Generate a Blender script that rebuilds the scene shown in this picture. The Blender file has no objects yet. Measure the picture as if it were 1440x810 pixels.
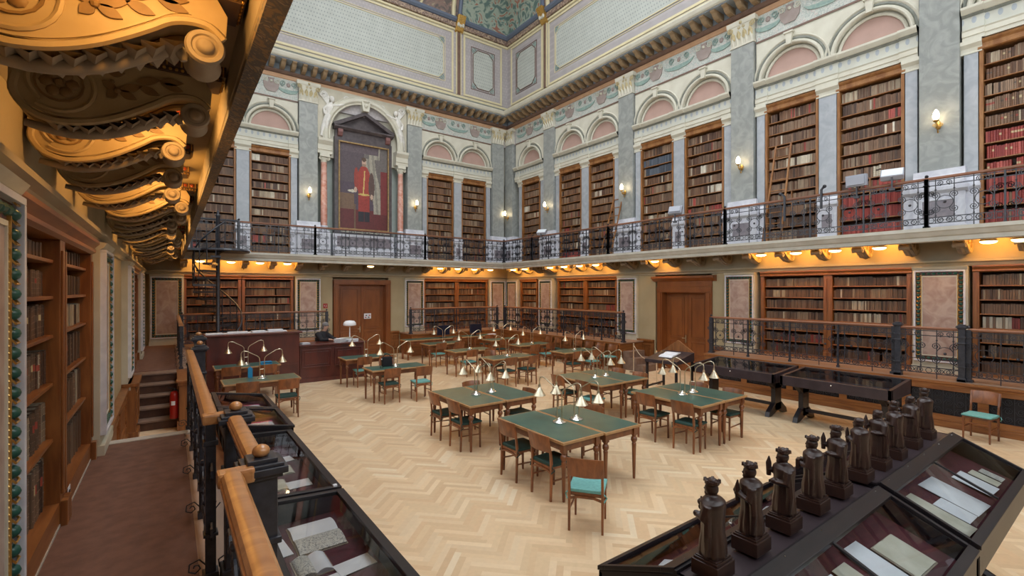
import bpy, bmesh, math, random
from mathutils import Vector, Matrix
PI = math.pi
R = random.Random(7)
S = bpy.context.scene
COL = S.collection
LX, BX, AY = -0.70, 13.72, 19.2          # front planes of the bookcases on the three walls in view
SY = -4.9                                # wall behind the camera
CAMZ = 2.7

# ------------------------------------------------------------------ materials
MATS = {}
def nt_of(m):
    m.use_nodes = True
    nt = m.node_tree
    nt.nodes.clear()
    out = nt.nodes.new('ShaderNodeOutputMaterial')
    b = nt.nodes.new('ShaderNodeBsdfPrincipled')
    nt.links.new(b.outputs[0], out.inputs[0])
    return nt, b
def mat(name, c1, c2=None, rough=.5, metal=0., scale=6., stretch=(1, 1, 1), detail=4., dist=0., lo=.35, hi=.65, bump=0., coat=0., emit=None, es=0., spec=.5, rnd=0.):
    if name in MATS: return MATS[name]
    m = bpy.data.materials.new(name); MATS[name] = m
    nt, b = nt_of(m); N = nt.nodes; L = nt.links
    b.inputs['Roughness'].default_value = rough
    b.inputs['Metallic'].default_value = metal
    b.inputs['Specular IOR Level'].default_value = spec
    b.inputs['Coat Weight'].default_value = coat; b.inputs['Coat Roughness'].default_value = .3
    b.inputs['Base Color'].default_value = (*c1, 1)
    if c2 is not None:
        tc = N.new('ShaderNodeTexCoord'); mp = N.new('ShaderNodeMapping')
        mp.inputs['Scale'].default_value = stretch
        L.new(tc.outputs['Object'], mp.inputs[0])
        if rnd:
            oi = N.new('ShaderNodeObjectInfo'); vm = N.new('ShaderNodeVectorMath'); vm.operation = 'SCALE'
            vm.inputs[0].default_value = (13.1, 7.7, 3.3); L.new(oi.outputs['Random'], vm.inputs['Scale']); L.new(vm.outputs[0], mp.inputs['Location'])
        no = N.new('ShaderNodeTexNoise'); no.inputs['Scale'].default_value = scale; no.inputs['Detail'].default_value = detail
        no.inputs['Distortion'].default_value = dist
        L.new(mp.outputs[0], no.inputs['Vector'])
        mr = N.new('ShaderNodeMapRange'); mr.inputs[1].default_value = lo; mr.inputs[2].default_value = hi
        L.new(no.outputs[0], mr.inputs[0])
        mx = N.new('ShaderNodeMix'); mx.data_type = 'RGBA'
        mx.inputs[6].default_value = (*c1, 1); mx.inputs[7].default_value = (*c2, 1)
        L.new(mr.outputs[0], mx.inputs[0]); src = mx.outputs[2]
        if rnd:
            hs = N.new('ShaderNodeHueSaturation'); ma = N.new('ShaderNodeMath'); ma.operation = 'MULTIPLY_ADD'
            ma.inputs[1].default_value = rnd; ma.inputs[2].default_value = 1 - rnd / 2
            L.new(oi.outputs['Random'], ma.inputs[0]); L.new(ma.outputs[0], hs.inputs['Value']); L.new(src, hs.inputs['Color']); src = hs.outputs[0]
        L.new(src, b.inputs['Base Color'])
        if bump:
            bp = N.new('ShaderNodeBump'); bp.inputs['Strength'].default_value = bump; bp.inputs['Distance'].default_value = .01
            L.new(no.outputs[0], bp.inputs['Height']); L.new(bp.outputs[0], b.inputs['Normal'])
    if emit:
        b.inputs['Emission Color'].default_value = (*emit, 1); b.inputs['Emission Strength'].default_value = es
    return m
def mat_attr(name, rough=.6, noise=.25, scale=40., stretch=(1, 1, 1), coat=0.):
    m = bpy.data.materials.new(name); MATS[name] = m
    nt, b = nt_of(m); N = nt.nodes; L = nt.links
    at = N.new('ShaderNodeAttribute'); at.attribute_name = 'Col'
    tc = N.new('ShaderNodeTexCoord'); mp = N.new('ShaderNodeMapping'); mp.inputs['Scale'].default_value = stretch
    no = N.new('ShaderNodeTexNoise'); no.inputs['Scale'].default_value = scale; no.inputs['Detail'].default_value = 3
    L.new(tc.outputs['Object'], mp.inputs[0]); L.new(mp.outputs[0], no.inputs['Vector'])
    ma = N.new('ShaderNodeMath'); ma.operation = 'MULTIPLY_ADD'; ma.inputs[1].default_value = noise * 2; ma.inputs[2].default_value = 1 - noise
    L.new(no.outputs[0], ma.inputs[0])
    hs = N.new('ShaderNodeHueSaturation'); L.new(at.outputs['Color'], hs.inputs['Color']); L.new(ma.outputs[0], hs.inputs['Value'])
    L.new(hs.outputs[0], b.inputs['Base Color'])
    b.inputs['Roughness'].default_value = rough; b.inputs['Coat Weight'].default_value = coat
    return m
def mat_dots(name, base, dot, kx, kz, r, ez=1., rough=.6, shift=True, border=None):
    """grid of oval dots in object x / z"""
    m = bpy.data.materials.new(name); MATS[name] = m
    nt, b = nt_of(m); N = nt.nodes; L = nt.links
    def M(op, *a):
        n = N.new('ShaderNodeMath'); n.operation = op
        for i, x in enumerate(a):
            if isinstance(x, (int, float)): n.inputs[i].default_value = x
            else: L.new(x, n.inputs[i])
        return n.outputs[0]
    tc = N.new('ShaderNodeTexCoord'); sp = N.new('ShaderNodeSeparateXYZ'); L.new(tc.outputs['Object'], sp.inputs[0])
    zz = M('MULTIPLY', sp.outputs[2], kz)
    row = M('MODULO', M('FLOOR', zz), 2.)
    xx = M('ADD', M('MULTIPLY', sp.outputs[0], kx), M('MULTIPLY', row, .5 if shift else 0.))
    px = M('SUBTRACT', M('FRACT', xx), .5); pz = M('SUBTRACT', M('FRACT', zz), .5)
    d = M('ADD', M('MULTIPLY', px, px), M('MULTIPLY', M('MULTIPLY', pz, pz), ez))
    k = M('LESS_THAN', d, r * r)
    mx = N.new('ShaderNodeMix'); mx.data_type = 'RGBA'; mx.inputs[6].default_value = (*base, 1); mx.inputs[7].default_value = (*dot, 1)
    L.new(k, mx.inputs[0])
    no = N.new('ShaderNodeTexNoise'); no.inputs['Scale'].default_value = 3; L.new(tc.outputs['Object'], no.inputs['Vector'])
    hs = N.new('ShaderNodeHueSaturation'); L.new(M('MULTIPLY_ADD', no.outputs[0], .3, .85), hs.inputs['Value']); L.new(mx.outputs[2], hs.inputs['Color'])
    L.new(hs.outputs[0], b.inputs['Base Color']); b.inputs['Roughness'].default_value = rough
    return m
def mat_arabesque(name, base, leaf, accent, scale, rough=.6):
    m = bpy.data.materials.new(name); MATS[name] = m
    nt, b = nt_of(m); N = nt.nodes; L = nt.links
    tc = N.new('ShaderNodeTexCoord')
    no = N.new('ShaderNodeTexNoise'); no.inputs['Scale'].default_value = scale; no.inputs['Distortion'].default_value = 2.2; no.inputs['Detail'].default_value = 1.5
    L.new(tc.outputs['Object'], no.inputs['Vector'])
    r1 = N.new('ShaderNodeValToRGB'); e = r1.color_ramp.elements
    e[0].position = .42; e[0].color = (*leaf, 1); e[1].position = .5; e[1].color = (*base, 1)
    a = r1.color_ramp.elements.new(.60); a.color = (*base, 1); a = r1.color_ramp.elements.new(.64); a.color = (*accent, 1)
    L.new(no.outputs[0], r1.inputs[0]); L.new(r1.outputs[0], b.inputs['Base Color']); b.inputs['Roughness'].default_value = rough
    return m
WOOD = mat('oak_orange', (.30, .115, .032), (.17, .055, .014), .38, scale=5, stretch=(3, 3, .35), dist=.6, coat=.25)
WOODH = mat('oak_orange_horizontal', (.32, .125, .035), (.19, .062, .016), .38, scale=5, stretch=(.35, 3, 3), dist=.6, coat=.25)
WOODUP = mat('oak_upper', (.36, .165, .055), (.23, .09, .026), .42, scale=5, stretch=(2, 2, .5), dist=.5)
WOODDK = mat('dark_brown_wood', (.10, .04, .018), (.06, .022, .01), .55, scale=6, stretch=(1, 1, 1))  # darker brown wood for case backs, steps and front panelling
RAILD = mat('worn_brown_handrail', (.27, .115, .06), (.18, .075, .04), .45, scale=4, stretch=(.4, 4, 4))
RAILW = mat('handrail_oak', (.52, .25, .09), (.34, .14, .045), .3, scale=4, stretch=(4, .4, 4), dist=.8, coat=.5)
CHAIRW = mat('chair_beech', (.27, .090, .028), (.14, .045, .015), .35, scale=8, stretch=(1.5, 1.5, .5), dist=.5, coat=.3, rnd=.5)
TABLEW = mat('table_walnut', (.24, .082, .027), (.13, .042, .015), .35, scale=7, stretch=(1, 1, .5), dist=.5, coat=.3, rnd=.25)
EDGEW = mat('table_edge_oak', (.46, .27, .12), (.36, .19, .08), .4, scale=9)
LEATHER = mat('green_leather', (.030, .098, .083), (.05, .125, .095), .36, scale=5, detail=2, spec=.6)
CUSHG = mat('green_cushion', (.018, .060, .050), (.013, .042, .036), .7, scale=30)
CUSHT = mat('teal_cushion', (.17, .43, .40), (.13, .35, .33), .75, scale=30)
IRON = mat('black_iron', (.018, .019, .026), (.035, .037, .048), .38, scale=20, spec=.6)
EBON = mat('ebonised_wood', (.010, .009, .012), (.017, .012, .014), .36, scale=9, stretch=(.5, 4, 4), coat=.05)
EBONL = mat('dark_violet_wood', (.040, .027, .032), (.028, .019, .023), .4, scale=6)
STATW = mat('dark_carved_wood', (.040, .016, .011), (.022, .009, .007), .42, scale=14, stretch=(1, 1, .4), coat=.2)
MAHO = mat('mahogany', (.115, .022, .014), (.07, .013, .01), .32, scale=5, stretch=(1, 1, .4), coat=.4)
BRASS = mat('polished_brass', (.78, .70, .53), (.64, .56, .40), .33, metal=1., scale=10)
GOLD = mat('gilding', (.70, .44, .13), (.48, .27, .07), .35, metal=.75, scale=20)
STEELW = mat('worn_nickel', (.85, .83, .78), (.70, .68, .62), .25, metal=1., scale=12)
CREAM = mat('cream_plaster', (.68, .655, .54), (.61, .58, .47), .6, scale=3)
CREAMD = mat('deep_cream_paint', (.60, .56, .44), (.52, .48, .37), .6, scale=3)  # slightly darker cream than the plaster
WHITEM = mat('white_marble', (.74, .75, .80), (.60, .61, .68), .35, scale=4, dist=1.2)
GREYM = mat('grey_green_marble', (.285, .30, .28), (.385, .395, .37), .35, scale=3.2, detail=6, dist=1.6, lo=.4, hi=.68, rnd=.12)
BLUEM = mat('blue_grey_marble', (.36, .385, .415), (.45, .475, .50), .35, scale=3.2, detail=6, dist=1.6, rnd=.1)
PINKM = mat('pink_marble', (.36, .245, .205), (.50, .40, .35), .3, scale=3.5, detail=8, dist=1.4, rnd=.25)
REDM = mat('red_marble_column', (.60, .25, .17), (.72, .44, .36), .25, scale=4, detail=6, dist=1.5)
DARKM = mat('dark_inlaid_marble', (.20, .18, .21), (.30, .26, .28), .3, scale=6, detail=5, dist=1.)
PINKP = mat('salmon_plaster', (.50, .325, .27), (.46, .30, .245), .7, scale=3)
BEIGE = mat('beige_wall_paint', (.46, .38, .23), (.42, .34, .20), .65, scale=1.5)
OLIVE = mat('olive_soffit_paint', (.42, .36, .25), (.36, .31, .21), .6, scale=2)
STONE = mat('balcony_stone', (.58, .55, .47), (.50, .47, .39), .55, scale=4)
GREENB = mat('bottle_green_border', (.045, .10, .075), (.07, .13, .10), .35, scale=12)
EGGG = mat('green_enamel_egg', (.018, .085, .066), (.03, .12, .09), .3, scale=10)
EGGR = mat('red_enamel_egg', (.40, .07, .03), (.28, .05, .02), .3, scale=10)
CORBEL = mat('ochre_painted_stucco', (.50, .39, .24), (.43, .33, .19), .5, scale=6)
CORBELL = mat('ochre_leaf_paint', (.27, .165, .07), (.20, .12, .05), .5, scale=9)
CORBELG = mat('stone_acanthus_paint', (.36, .30, .23), (.27, .22, .17), .6, scale=9)
ORANGEB = mat('terracotta_band', (.62, .38, .22), (.56, .33, .18), .6, scale=3)
BROWNB = mat('brown_moulding_paint', (.20, .12, .085), (.15, .09, .065), .5, scale=5)
MODIL = mat('ochre_modillion', (.36, .25, .14), (.29, .19, .10), .55, scale=8)
BLUEG = mat('blue_grey_soffit', (.30, .34, .36), (.24, .27, .30), .6, scale=8)
DKGREY = mat('dark_green_grey_ledge', (.17, .18, .15), (.24, .25, .21), .6, scale=5)
LAV = mat_dots('lavender_wall_border', (.42, .385, .38), (.47, .43, .42), 7, 7, .3)
WPAPER = mat_dots('patterned_wall_field', (.50, .52, .47), (.30, .33, .31), 9, 6.5, .2)
YELLOWL = mat('pale_yellow_line', (.72, .64, .40), (.68, .60, .38), .6, scale=3)
PALM = mat_dots('palmette_frieze', (.58, .58, .50), (.40, .44, .47), 5.2, 3.4, .2, ez=.7, shift=False)
SPOTR = mat_arabesque('tawny_mottled_frieze', (.33, .24, .18), (.16, .10, .08), (.52, .40, .26), 7)
FASCIA = mat_arabesque('mottled_grey_gold_fascia', (.12, .12, .13), (.25, .19, .13), (.30, .26, .20), 16)
PAINTT = mat_arabesque('teal_vault_painting', (.36, .42, .34), (.12, .19, .17), (.36, .16, .11), 1.9)
PAINTB = mat_arabesque('brown_vault_painting', (.25, .17, .14), (.13, .11, .10), (.36, .30, .20), 1.6)
PAINTF = mat_arabesque('leaf_frieze_ground', (.58, .60, .54), (.40, .44, .40), (.52, .44, .40), 12)
URNP = mat('mauve_urn_paint', (.36, .29, .26), (.30, .24, .21), .6, scale=6)
LEAFP = mat('sage_leaf_paint', (.22, .32, .29), (.32, .42, .36), .6, scale=14)
CARPET = mat('brown_carpet', (.165, .082, .055), (.125, .062, .042), .95, scale=9, detail=8, bump=.3)
CARPETE = mat('grey_carpet_edge', (.50, .46, .40), (.42, .38, .33), .8, scale=9)
PLATW = mat('worn_platform_boards', (.34, .22, .15), (.27, .17, .12), .5, scale=3, stretch=(3, .4, 1))
STEPM = mat('worn_step_tread', (.22, .14, .10), (.16, .10, .07), .6, scale=8)
MESHB = mat('black_grille_backing', (.012, .010, .012), rough=.7)
DOORW = mat('door_wood', (.27, .088, .022), (.20, .062, .016), .33, scale=2.5, stretch=(2, 2, .5), detail=3, coat=.3)
PAPER = mat('white_paper', (.78, .80, .84), (.70, .72, .76), .7, scale=5)
AGEDP = mat('aged_paper', (.62, .60, .50), (.50, .48, .38), .75, scale=7)
PRINT = mat_arabesque('printed_engraving', (.62, .61, .55), (.30, .30, .29), (.42, .40, .36), 38)
PINKC = mat('magenta_card', (.75, .08, .28), (.65, .07, .25), .6, scale=5)
VELVET = mat('wine_red_lining', (.085, .012, .022), (.06, .010, .016), .85, scale=20)
RED = mat('red_enamel', (.36, .015, .01), rough=.3)
WHITEG = mat('white_glass_shade', (.85, .86, .88), rough=.2)
BULB = mat('glowing_bulb', (1, .9, .7), emit=(1, .80, .50), es=22)
CANLIGHT = mat('glowing_ceiling_lamp', (1, .8, .5), emit=(1, .66, .28), es=20)
NAVY = mat('navy_plastic', (.02, .022, .04), rough=.4)
SCREEN = mat('dark_screen', (.015, .018, .035), rough=.12)
GREYP = mat('grey_lamp_housing', (.38, .40, .46), rough=.4)
FLOODG = mat('flood_lamp_glass', (.85, .92, .95), rough=.15)
SKIN = mat('skin', (.55, .33, .24), rough=.6)
HAIRG = mat('grey_hair', (.22, .21, .21), (.14, .13, .13), .7, scale=40)
BLACKC = mat('black_cloth', (.012, .012, .016), rough=.85)
BLUEPL = mat('bright_blue_plastic', (.03, .32, .62), rough=.4)
SUITC = mat('white_relief_plaster', (.80, .78, .72), (.70, .67, .60), .6, scale=8)
ROPE = mat('cream_rope', (.55, .45, .32), (.42, .33, .22), .8, scale=60)
BOOKM = mat_attr('book_leather', .55, .3, 25., (1, 1, .3))
FLOORM = mat_attr('oak_parquet', .36, .08, 18., (1, 1, 1))
CANVAS = mat_attr('oil_painting', .4, .25, 9.)
def glass_mat():
    m = bpy.data.materials.new('display_glass'); nt, b = nt_of(m)
    N = nt.nodes; L = nt.links; out = [n for n in N if n.type == 'OUTPUT_MATERIAL'][0]
    N.remove(b)
    tr = N.new('ShaderNodeBsdfTransparent'); tr.inputs[0].default_value = (.93, .95, .95, 1)
    gl = N.new('ShaderNodeBsdfGlossy'); gl.inputs['Roughness'].default_value = .02
    fr = N.new('ShaderNodeFresnel'); fr.inputs[0].default_value = 1.42
    mx = N.new('ShaderNodeMixShader'); L.new(fr.outputs[0], mx.inputs[0]); L.new(tr.outputs[0], mx.inputs[1]); L.new(gl.outputs[0], mx.inputs[2])
    L.new(mx.outputs[0], out.inputs[0]); return m
GLASS = glass_mat()
DAY = mat('daylit_frosted_glass', (.8, .85, .9), emit=(.86, .93, 1), es=4.)

# ------------------------------------------------------------------ mesh builder
class MB:
    def __init__(s): s.v = []; s.f = []; s.m = []; s.c = []; s.T = Matrix.Identity(4); s.usec = False
    def add(s, vs, fs, mi=0, col=None):
        o = len(s.v); T = s.T
        s.v += [tuple(T @ Vector(p)) for p in vs]
        for f in fs:
            s.f.append([i + o for i in f]); s.m.append(mi); s.c.append(col)
        if col is not None: s.usec = True
        return s
    def box(s, x0, x1, y0, y1, z0, z1, mi=0, col=None):
        vs = [(x0, y0, z0), (x1, y0, z0), (x1, y1, z0), (x0, y1, z0), (x0, y0, z1), (x1, y0, z1), (x1, y1, z1), (x0, y1, z1)]
        return s.add(vs, [(0, 3, 2, 1), (4, 5, 6, 7), (0, 1, 5, 4), (1, 2, 6, 5), (2, 3, 7, 6), (3, 0, 4, 7)], mi, col)
    def frame(s, x0, x1, z0, z1, w, y0, y1, mi=0):
        s.box(x0, x1, y0, y1, z0, z0 + w, mi); s.box(x0, x1, y0, y1, z1 - w, z1, mi)
        s.box(x0, x0 + w, y0, y1, z0 + w, z1 - w, mi); s.box(x1 - w, x1, y0, y1, z0 + w, z1 - w, mi); return s
    def prism_x(s, prof, x0, x1, mi=0):
        """prof: list (y,z) swept along x"""
        n = len(prof); vs = [(x0, y, z) for y, z in prof] + [(x1, y, z) for y, z in prof]
        fs = [(i, (i + 1) % n, n + (i + 1) % n, n + i) for i in range(n)] + [tuple(range(n))[::-1], tuple(range(n, 2 * n))]
        return s.add(vs, fs, mi)
    def slab_xz(s, pts, y0, y1, mi=0, col=None):
        """polygon in (x,z) extruded in y"""
        n = len(pts); vs = [(x, y0, z) for x, z in pts] + [(x, y1, z) for x, z in pts]
        fs = [(i, (i + 1) % n, n + (i + 1) % n, n + i) for i in range(n)] + [tuple(range(n))[::-1], tuple(range(n, 2 * n))]
        return s.add(vs, fs, mi, col)
    def slab_yz(s, pts, x0, x1, mi=0):
        n = len(pts); vs = [(x0, y, z) for y, z in pts] + [(x1, y, z) for y, z in pts]
        fs = [(i, (i + 1) % n, n + (i + 1) % n, n + i) for i in range(n)] + [tuple(range(n))[::-1], tuple(range(n, 2 * n))]
        return s.add(vs, fs, mi)
    def lathe(s, prof, cx=0, cy=0, n=12, mi=0, a0=0., a1=2 * PI, sx=1., sy=1.):
        """prof (r,z) around z"""
        full = abs(a1 - a0 - 2 * PI) < 1e-6; k = n if full else n + 1
        vs = [(cx + r * sx * math.cos(a0 + (a1 - a0) * j / n), cy + r * sy * math.sin(a0 + (a1 - a0) * j / n), z) for r, z in prof for j in range(k)]
        fs = []
        for i in range(len(prof) - 1):
            for j in range(n):
                j2 = (j + 1) % k
                fs.append((i * k + j, i * k + j2, (i + 1) * k + j2, (i + 1) * k + j))
        if full:
            if prof[0][0] > 1e-5: fs.append(tuple(range(k))[::-1])
            if prof[-1][0] > 1e-5: fs.append(tuple(range((len(prof) - 1) * k, len(prof) * k)))
        return s.add(vs, fs, mi)
    def ball(s, c, r, n=10, mi=0, q=(1, 1, 1)):
        m = max(4, n // 2); pr = [(math.sin(PI * i / m), -math.cos(PI * i / m)) for i in range(m + 1)]
        vs = [(c[0] + r * q[0] * a * math.cos(2 * PI * j / n), c[1] + r * q[1] * a * math.sin(2 * PI * j / n), c[2] + r * q[2] * b) for a, b in pr for j in range(n)]
        fs = [(i * n + j, i * n + (j + 1) % n, (i + 1) * n + (j + 1) % n, (i + 1) * n + j) for i in range(m) for j in range(n)]
        return s.add(vs, fs, mi)
    def tube(s, pts, r, n=6, mi=0, flat=1.):
        P = [Vector(p) for p in pts]; k = len(P); rs = r if isinstance(r, (list, tuple)) else [r] * k
        vs = []; up = Vector((0, 0, 1)); prev = None
        for i, p in enumerate(P):
            t = (P[min(i + 1, k - 1)] - P[max(i - 1, 0)]); t = t.normalized() if t.length > 1e-9 else Vector((0, 0, 1))
            a = prev if prev is not None else (up if abs(t.z) < .9 else Vector((1, 0, 0)))
            a = (a - t * a.dot(t)); a = a.normalized() if a.length > 1e-6 else t.orthogonal().normalized()
            prev = a; b = t.cross(a)
            for j in range(n):
                an = 2 * PI * (j + .5) / n
                vs.append(tuple(p + a * (rs[i] * math.cos(an)) + b * (rs[i] * flat * math.sin(an))))
        fs = [(i * n + j, i * n + (j + 1) % n, (i + 1) * n + (j + 1) % n, (i + 1) * n + j) for i in range(k - 1) for j in range(n)]
        fs += [tuple(range(n))[::-1], tuple(range((k - 1) * n, k * n))]
        return s.add(vs, fs, mi)
    def build(s, name, mats, parent=None, smooth=False, bevel=0., fix=True):
        me = bpy.data.meshes.new(name); me.from_pydata(s.v, [], s.f)
        for m in (mats if isinstance(mats, (list, tuple)) else [mats]): me.materials.append(m)
        me.polygons.foreach_set('material_index', s.m)
        if s.usec:
            at = me.color_attributes.new('Col', 'FLOAT_COLOR', 'CORNER'); buf = []
            for p, c in zip(me.polygons, s.c):
                buf += [*(c or (.2, .1, .05)), 1.] * p.loop_total
            at.data.foreach_set('color', buf)
        if fix or bevel:
            bm = bmesh.new(); bm.from_mesh(me)
            if fix: bmesh.ops.recalc_face_normals(bm, faces=bm.faces)
            if bevel:
                es = [e for e in bm.edges if len(e.link_faces) == 2 and e.calc_face_angle(0) > .6]
                bmesh.ops.bevel(bm, geom=es, offset=bevel, segments=2, affect='EDGES', profile=.6)
            bm.to_mesh(me); bm.free()
        if smooth:
            me.polygons.foreach_set('use_smooth', [True] * len(me.polygons))
            try: me.set_sharp_from_angle(angle=math.radians(smooth if smooth is not True else 40))
            except Exception: pass
        o = bpy.data.objects.new(name, me); COL.objects.link(o)
        if parent: o.parent = parent
        return o
def thing(name, label, cat, loc=(0, 0, 0), rz=0., group=None):
    o = bpy.data.objects.new(name, None); COL.objects.link(o); o.location = loc; o.rotation_euler = (0, 0, rz)
    o['label'] = label; o['category'] = cat
    if group: o['group'] = group
    return o
def tag(o, label, cat, group=None):
    o['label'] = label; o['category'] = cat
    if group: o['group'] = group
    return o
def struct(o): o['kind'] = 'structure'; return o
def stuff(o, label=None, cat=None):
    o['kind'] = 'stuff'
    if label: o['label'] = label; o['category'] = cat
    return o
def kids(o): return KID.get(o.name, [])
KID = {}
def dup(root, loc, rz, label=None, group=None):
    r = root.copy(); COL.objects.link(r); r.location = loc; r.rotation_euler = (0, 0, rz)
    if label: r['label'] = label
    if group: r['group'] = group
    def rec(a, b):
        for ch in [c for c in a.children]:
            d = ch.copy(); COL.objects.link(d); d.parent = b; rec(ch, d)
    rec(root, r); return r
class Proto:
    """first use moves the original, later uses copy it"""
    def __init__(s, root): s.r = root; s.used = False
    def put(s, loc, rz, label, group=None):
        if not s.used:
            s.used = True; s.r.location = loc; s.r.rotation_euler = (0, 0, rz); s.r['label'] = label
            if group: s.r['group'] = group
            elif 'group' in s.r: del s.r['group']
            return s.r
        o = dup(s.r, loc, rz, label, group)
        if not group and 'group' in o: del o['group']
        return o
def sub(t, par, *names):
    base = lambda o: o.name.split('.')[0]
    ps = [o for o in t.children if base(o) == par]
    for o in [o for o in t.children if base(o) in names]:
        if ps: o.parent = min(ps, key=lambda p: (sum((Vector(p.bound_box[0]) + Vector(p.bound_box[6]) - Vector(o.bound_box[0]) - Vector(o.bound_box[6]))[k] ** 2 for k in range(3))))
    return t
def wl(w, s, d=0., z=0.):
    return {'B': ((BX - d, s, z), PI / 2), 'A': ((s, AY - d, z), PI), 'L': ((LX + d, s, z), -PI / 2)}[w]
def wm(w, s, d=0., z=0.):
    p, r = wl(w, s, d, z); return Matrix.Translation(p) @ Matrix.Rotation(r, 4, 'Z')
WN = {'A': 'back wall', 'B': 'right wall', 'L': 'left aisle wall'}
def arc(cx, cz, r, a0, a1, n, e=1.):
    return [(cx + r * math.cos(a0 + (a1 - a0) * i / n), cz + r * e * math.sin(a0 + (a1 - a0) * i / n)) for i in range(n + 1)]
def spiral(cx, cz, r0, r1, a0, a1, n):
    return [(cx + (r0 + (r1 - r0) * i / n) * math.cos(a0 + (a1 - a0) * i / n), cz + (r0 + (r1 - r0) * i / n) * math.sin(a0 + (a1 - a0) * i / n)) for i in range(n + 1)]

# ------------------------------------------------------------------ floor, platforms, stairs
def build_floor():
    W = .07; n = 7; b = MB(); ca = math.cos(PI / 4) * W; tones = [(.73, .53, .325), (.765, .57, .36), (.70, .50, .30), (.785, .60, .39), (.735, .54, .33), (.69, .48, .285)]
    rr = random.Random(3); x0, x1, y0, y1 = -1.2, 14.2, SY, 19.6
    def pt(i, j): return ((i - j) * ca, (i + j) * ca)
    I = int((x1 + y1) / ca / 2) + 160
    for i in range(-220, I):
        for j in range(-260, 330):
            m = (i - j) % (2 * n)
            if m == 0: q = (i, j, i + n, j + 1)
            elif m == n: q = (i, j - n + 1, i + 1, j + 1)
            else: continue
            cx, cy = pt((q[0] + q[2]) / 2, (q[1] + q[3]) / 2)
            if not (x0 < cx < x1 and y0 < cy < y1): continue
            c = rr.choice(tones); k = rr.uniform(.95, 1.05); c = (c[0] * k, c[1] * k, c[2] * k)
            if rr.random() < .03: c = (.81, .66, .46)
            b.add([(*pt(q[0], q[1]), 0), (*pt(q[2], q[1]), 0), (*pt(q[2], q[3]), 0), (*pt(q[0], q[3]), 0)], [(0, 1, 2, 3)], 0, c)
    struct(b.build('floor', FLOORM, fix=False))
build_floor()
PZ = .9
def platform(nm, x0, x1, y0, y1, face):
    """raised walkway; face: which side is its panelled front: 'x-','x+','y-' """
    b = MB(); b.box(x0, x1, y0, y1, PZ - .04, PZ, 0); b.box(x0 + .06, x1 - .06, y0 + .06, y1 - .06, 0, PZ - .04, 1)
    o = struct(b.build(nm, [PLATW, WOODH], bevel=.006)); return o
platform('floor_walkway_left', LX - .3, .40, SY, 7.25, 'x+')
platform('floor_walkway_left', LX - .3, .40, 13.06, AY + .3, 'x+')
platform('floor_walkway_back', .40, 4.72, 17.85, AY + .3, 'y-')
platform('floor_walkway_back', 7.95, 12.37, 17.85, AY + .3, 'y-')
platform('floor_walkway_right', 12.37, BX + .3, 10.75, AY + .3, 'x-')
platform('floor_walkway_right', 12.37, BX + .3, SY, 7.6, 'x-')
# carpet on the camera's walkway
b = MB(); b.box(LX + .03, .15, -1.5, 7.12, PZ + .001, PZ + .012); tag(b.build('aisle_carpet', CARPET), 'brown carpet runner laid along the raised aisle', 'carpet')
b = MB(); b.box(LX + .01, .14, 13.1, 18.9, PZ + .001, PZ + .012); tag(b.build('aisle_carpet', CARPET), 'brown carpet beyond the steps at the far end of the aisle', 'carpet')
b = MB(); b.box(LX - .02, LX + .03, -1.5, 6.6, PZ, PZ + .03); struct(b.build('baseboard_left', CARPETE))
b = MB(); b.box(LX - .1, .2, 7.12, 7.27, PZ + .001, PZ + .02); struct(b.build('trim_step_nosing', CARPETE))
# stairs climbing to the far walkway
b = MB()
for i in range(5):
    y = 11.4 + i * .33; z = PZ * (i + 1) / 5
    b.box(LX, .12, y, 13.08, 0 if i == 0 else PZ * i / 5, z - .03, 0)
    b.box(LX, .12, y - .03, y + .33, z - .03, z, 1)
st = b.build('staircase', [WOODDK, STEPM], bevel=.004); tag(st, 'five worn wooden steps rising to the far aisle walkway', 'stairs')
b = MB()
for i in range(3):
    b.box(12.5, 13.3, 10.72 - (i + 1) * .28, 10.72 - i * .28, 0, .62 - i * .2, 0)
tag(b.build('staircase', [STEPM], bevel=.01), 'short flight of dark steps beside the right wall door', 'stairs')
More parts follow.
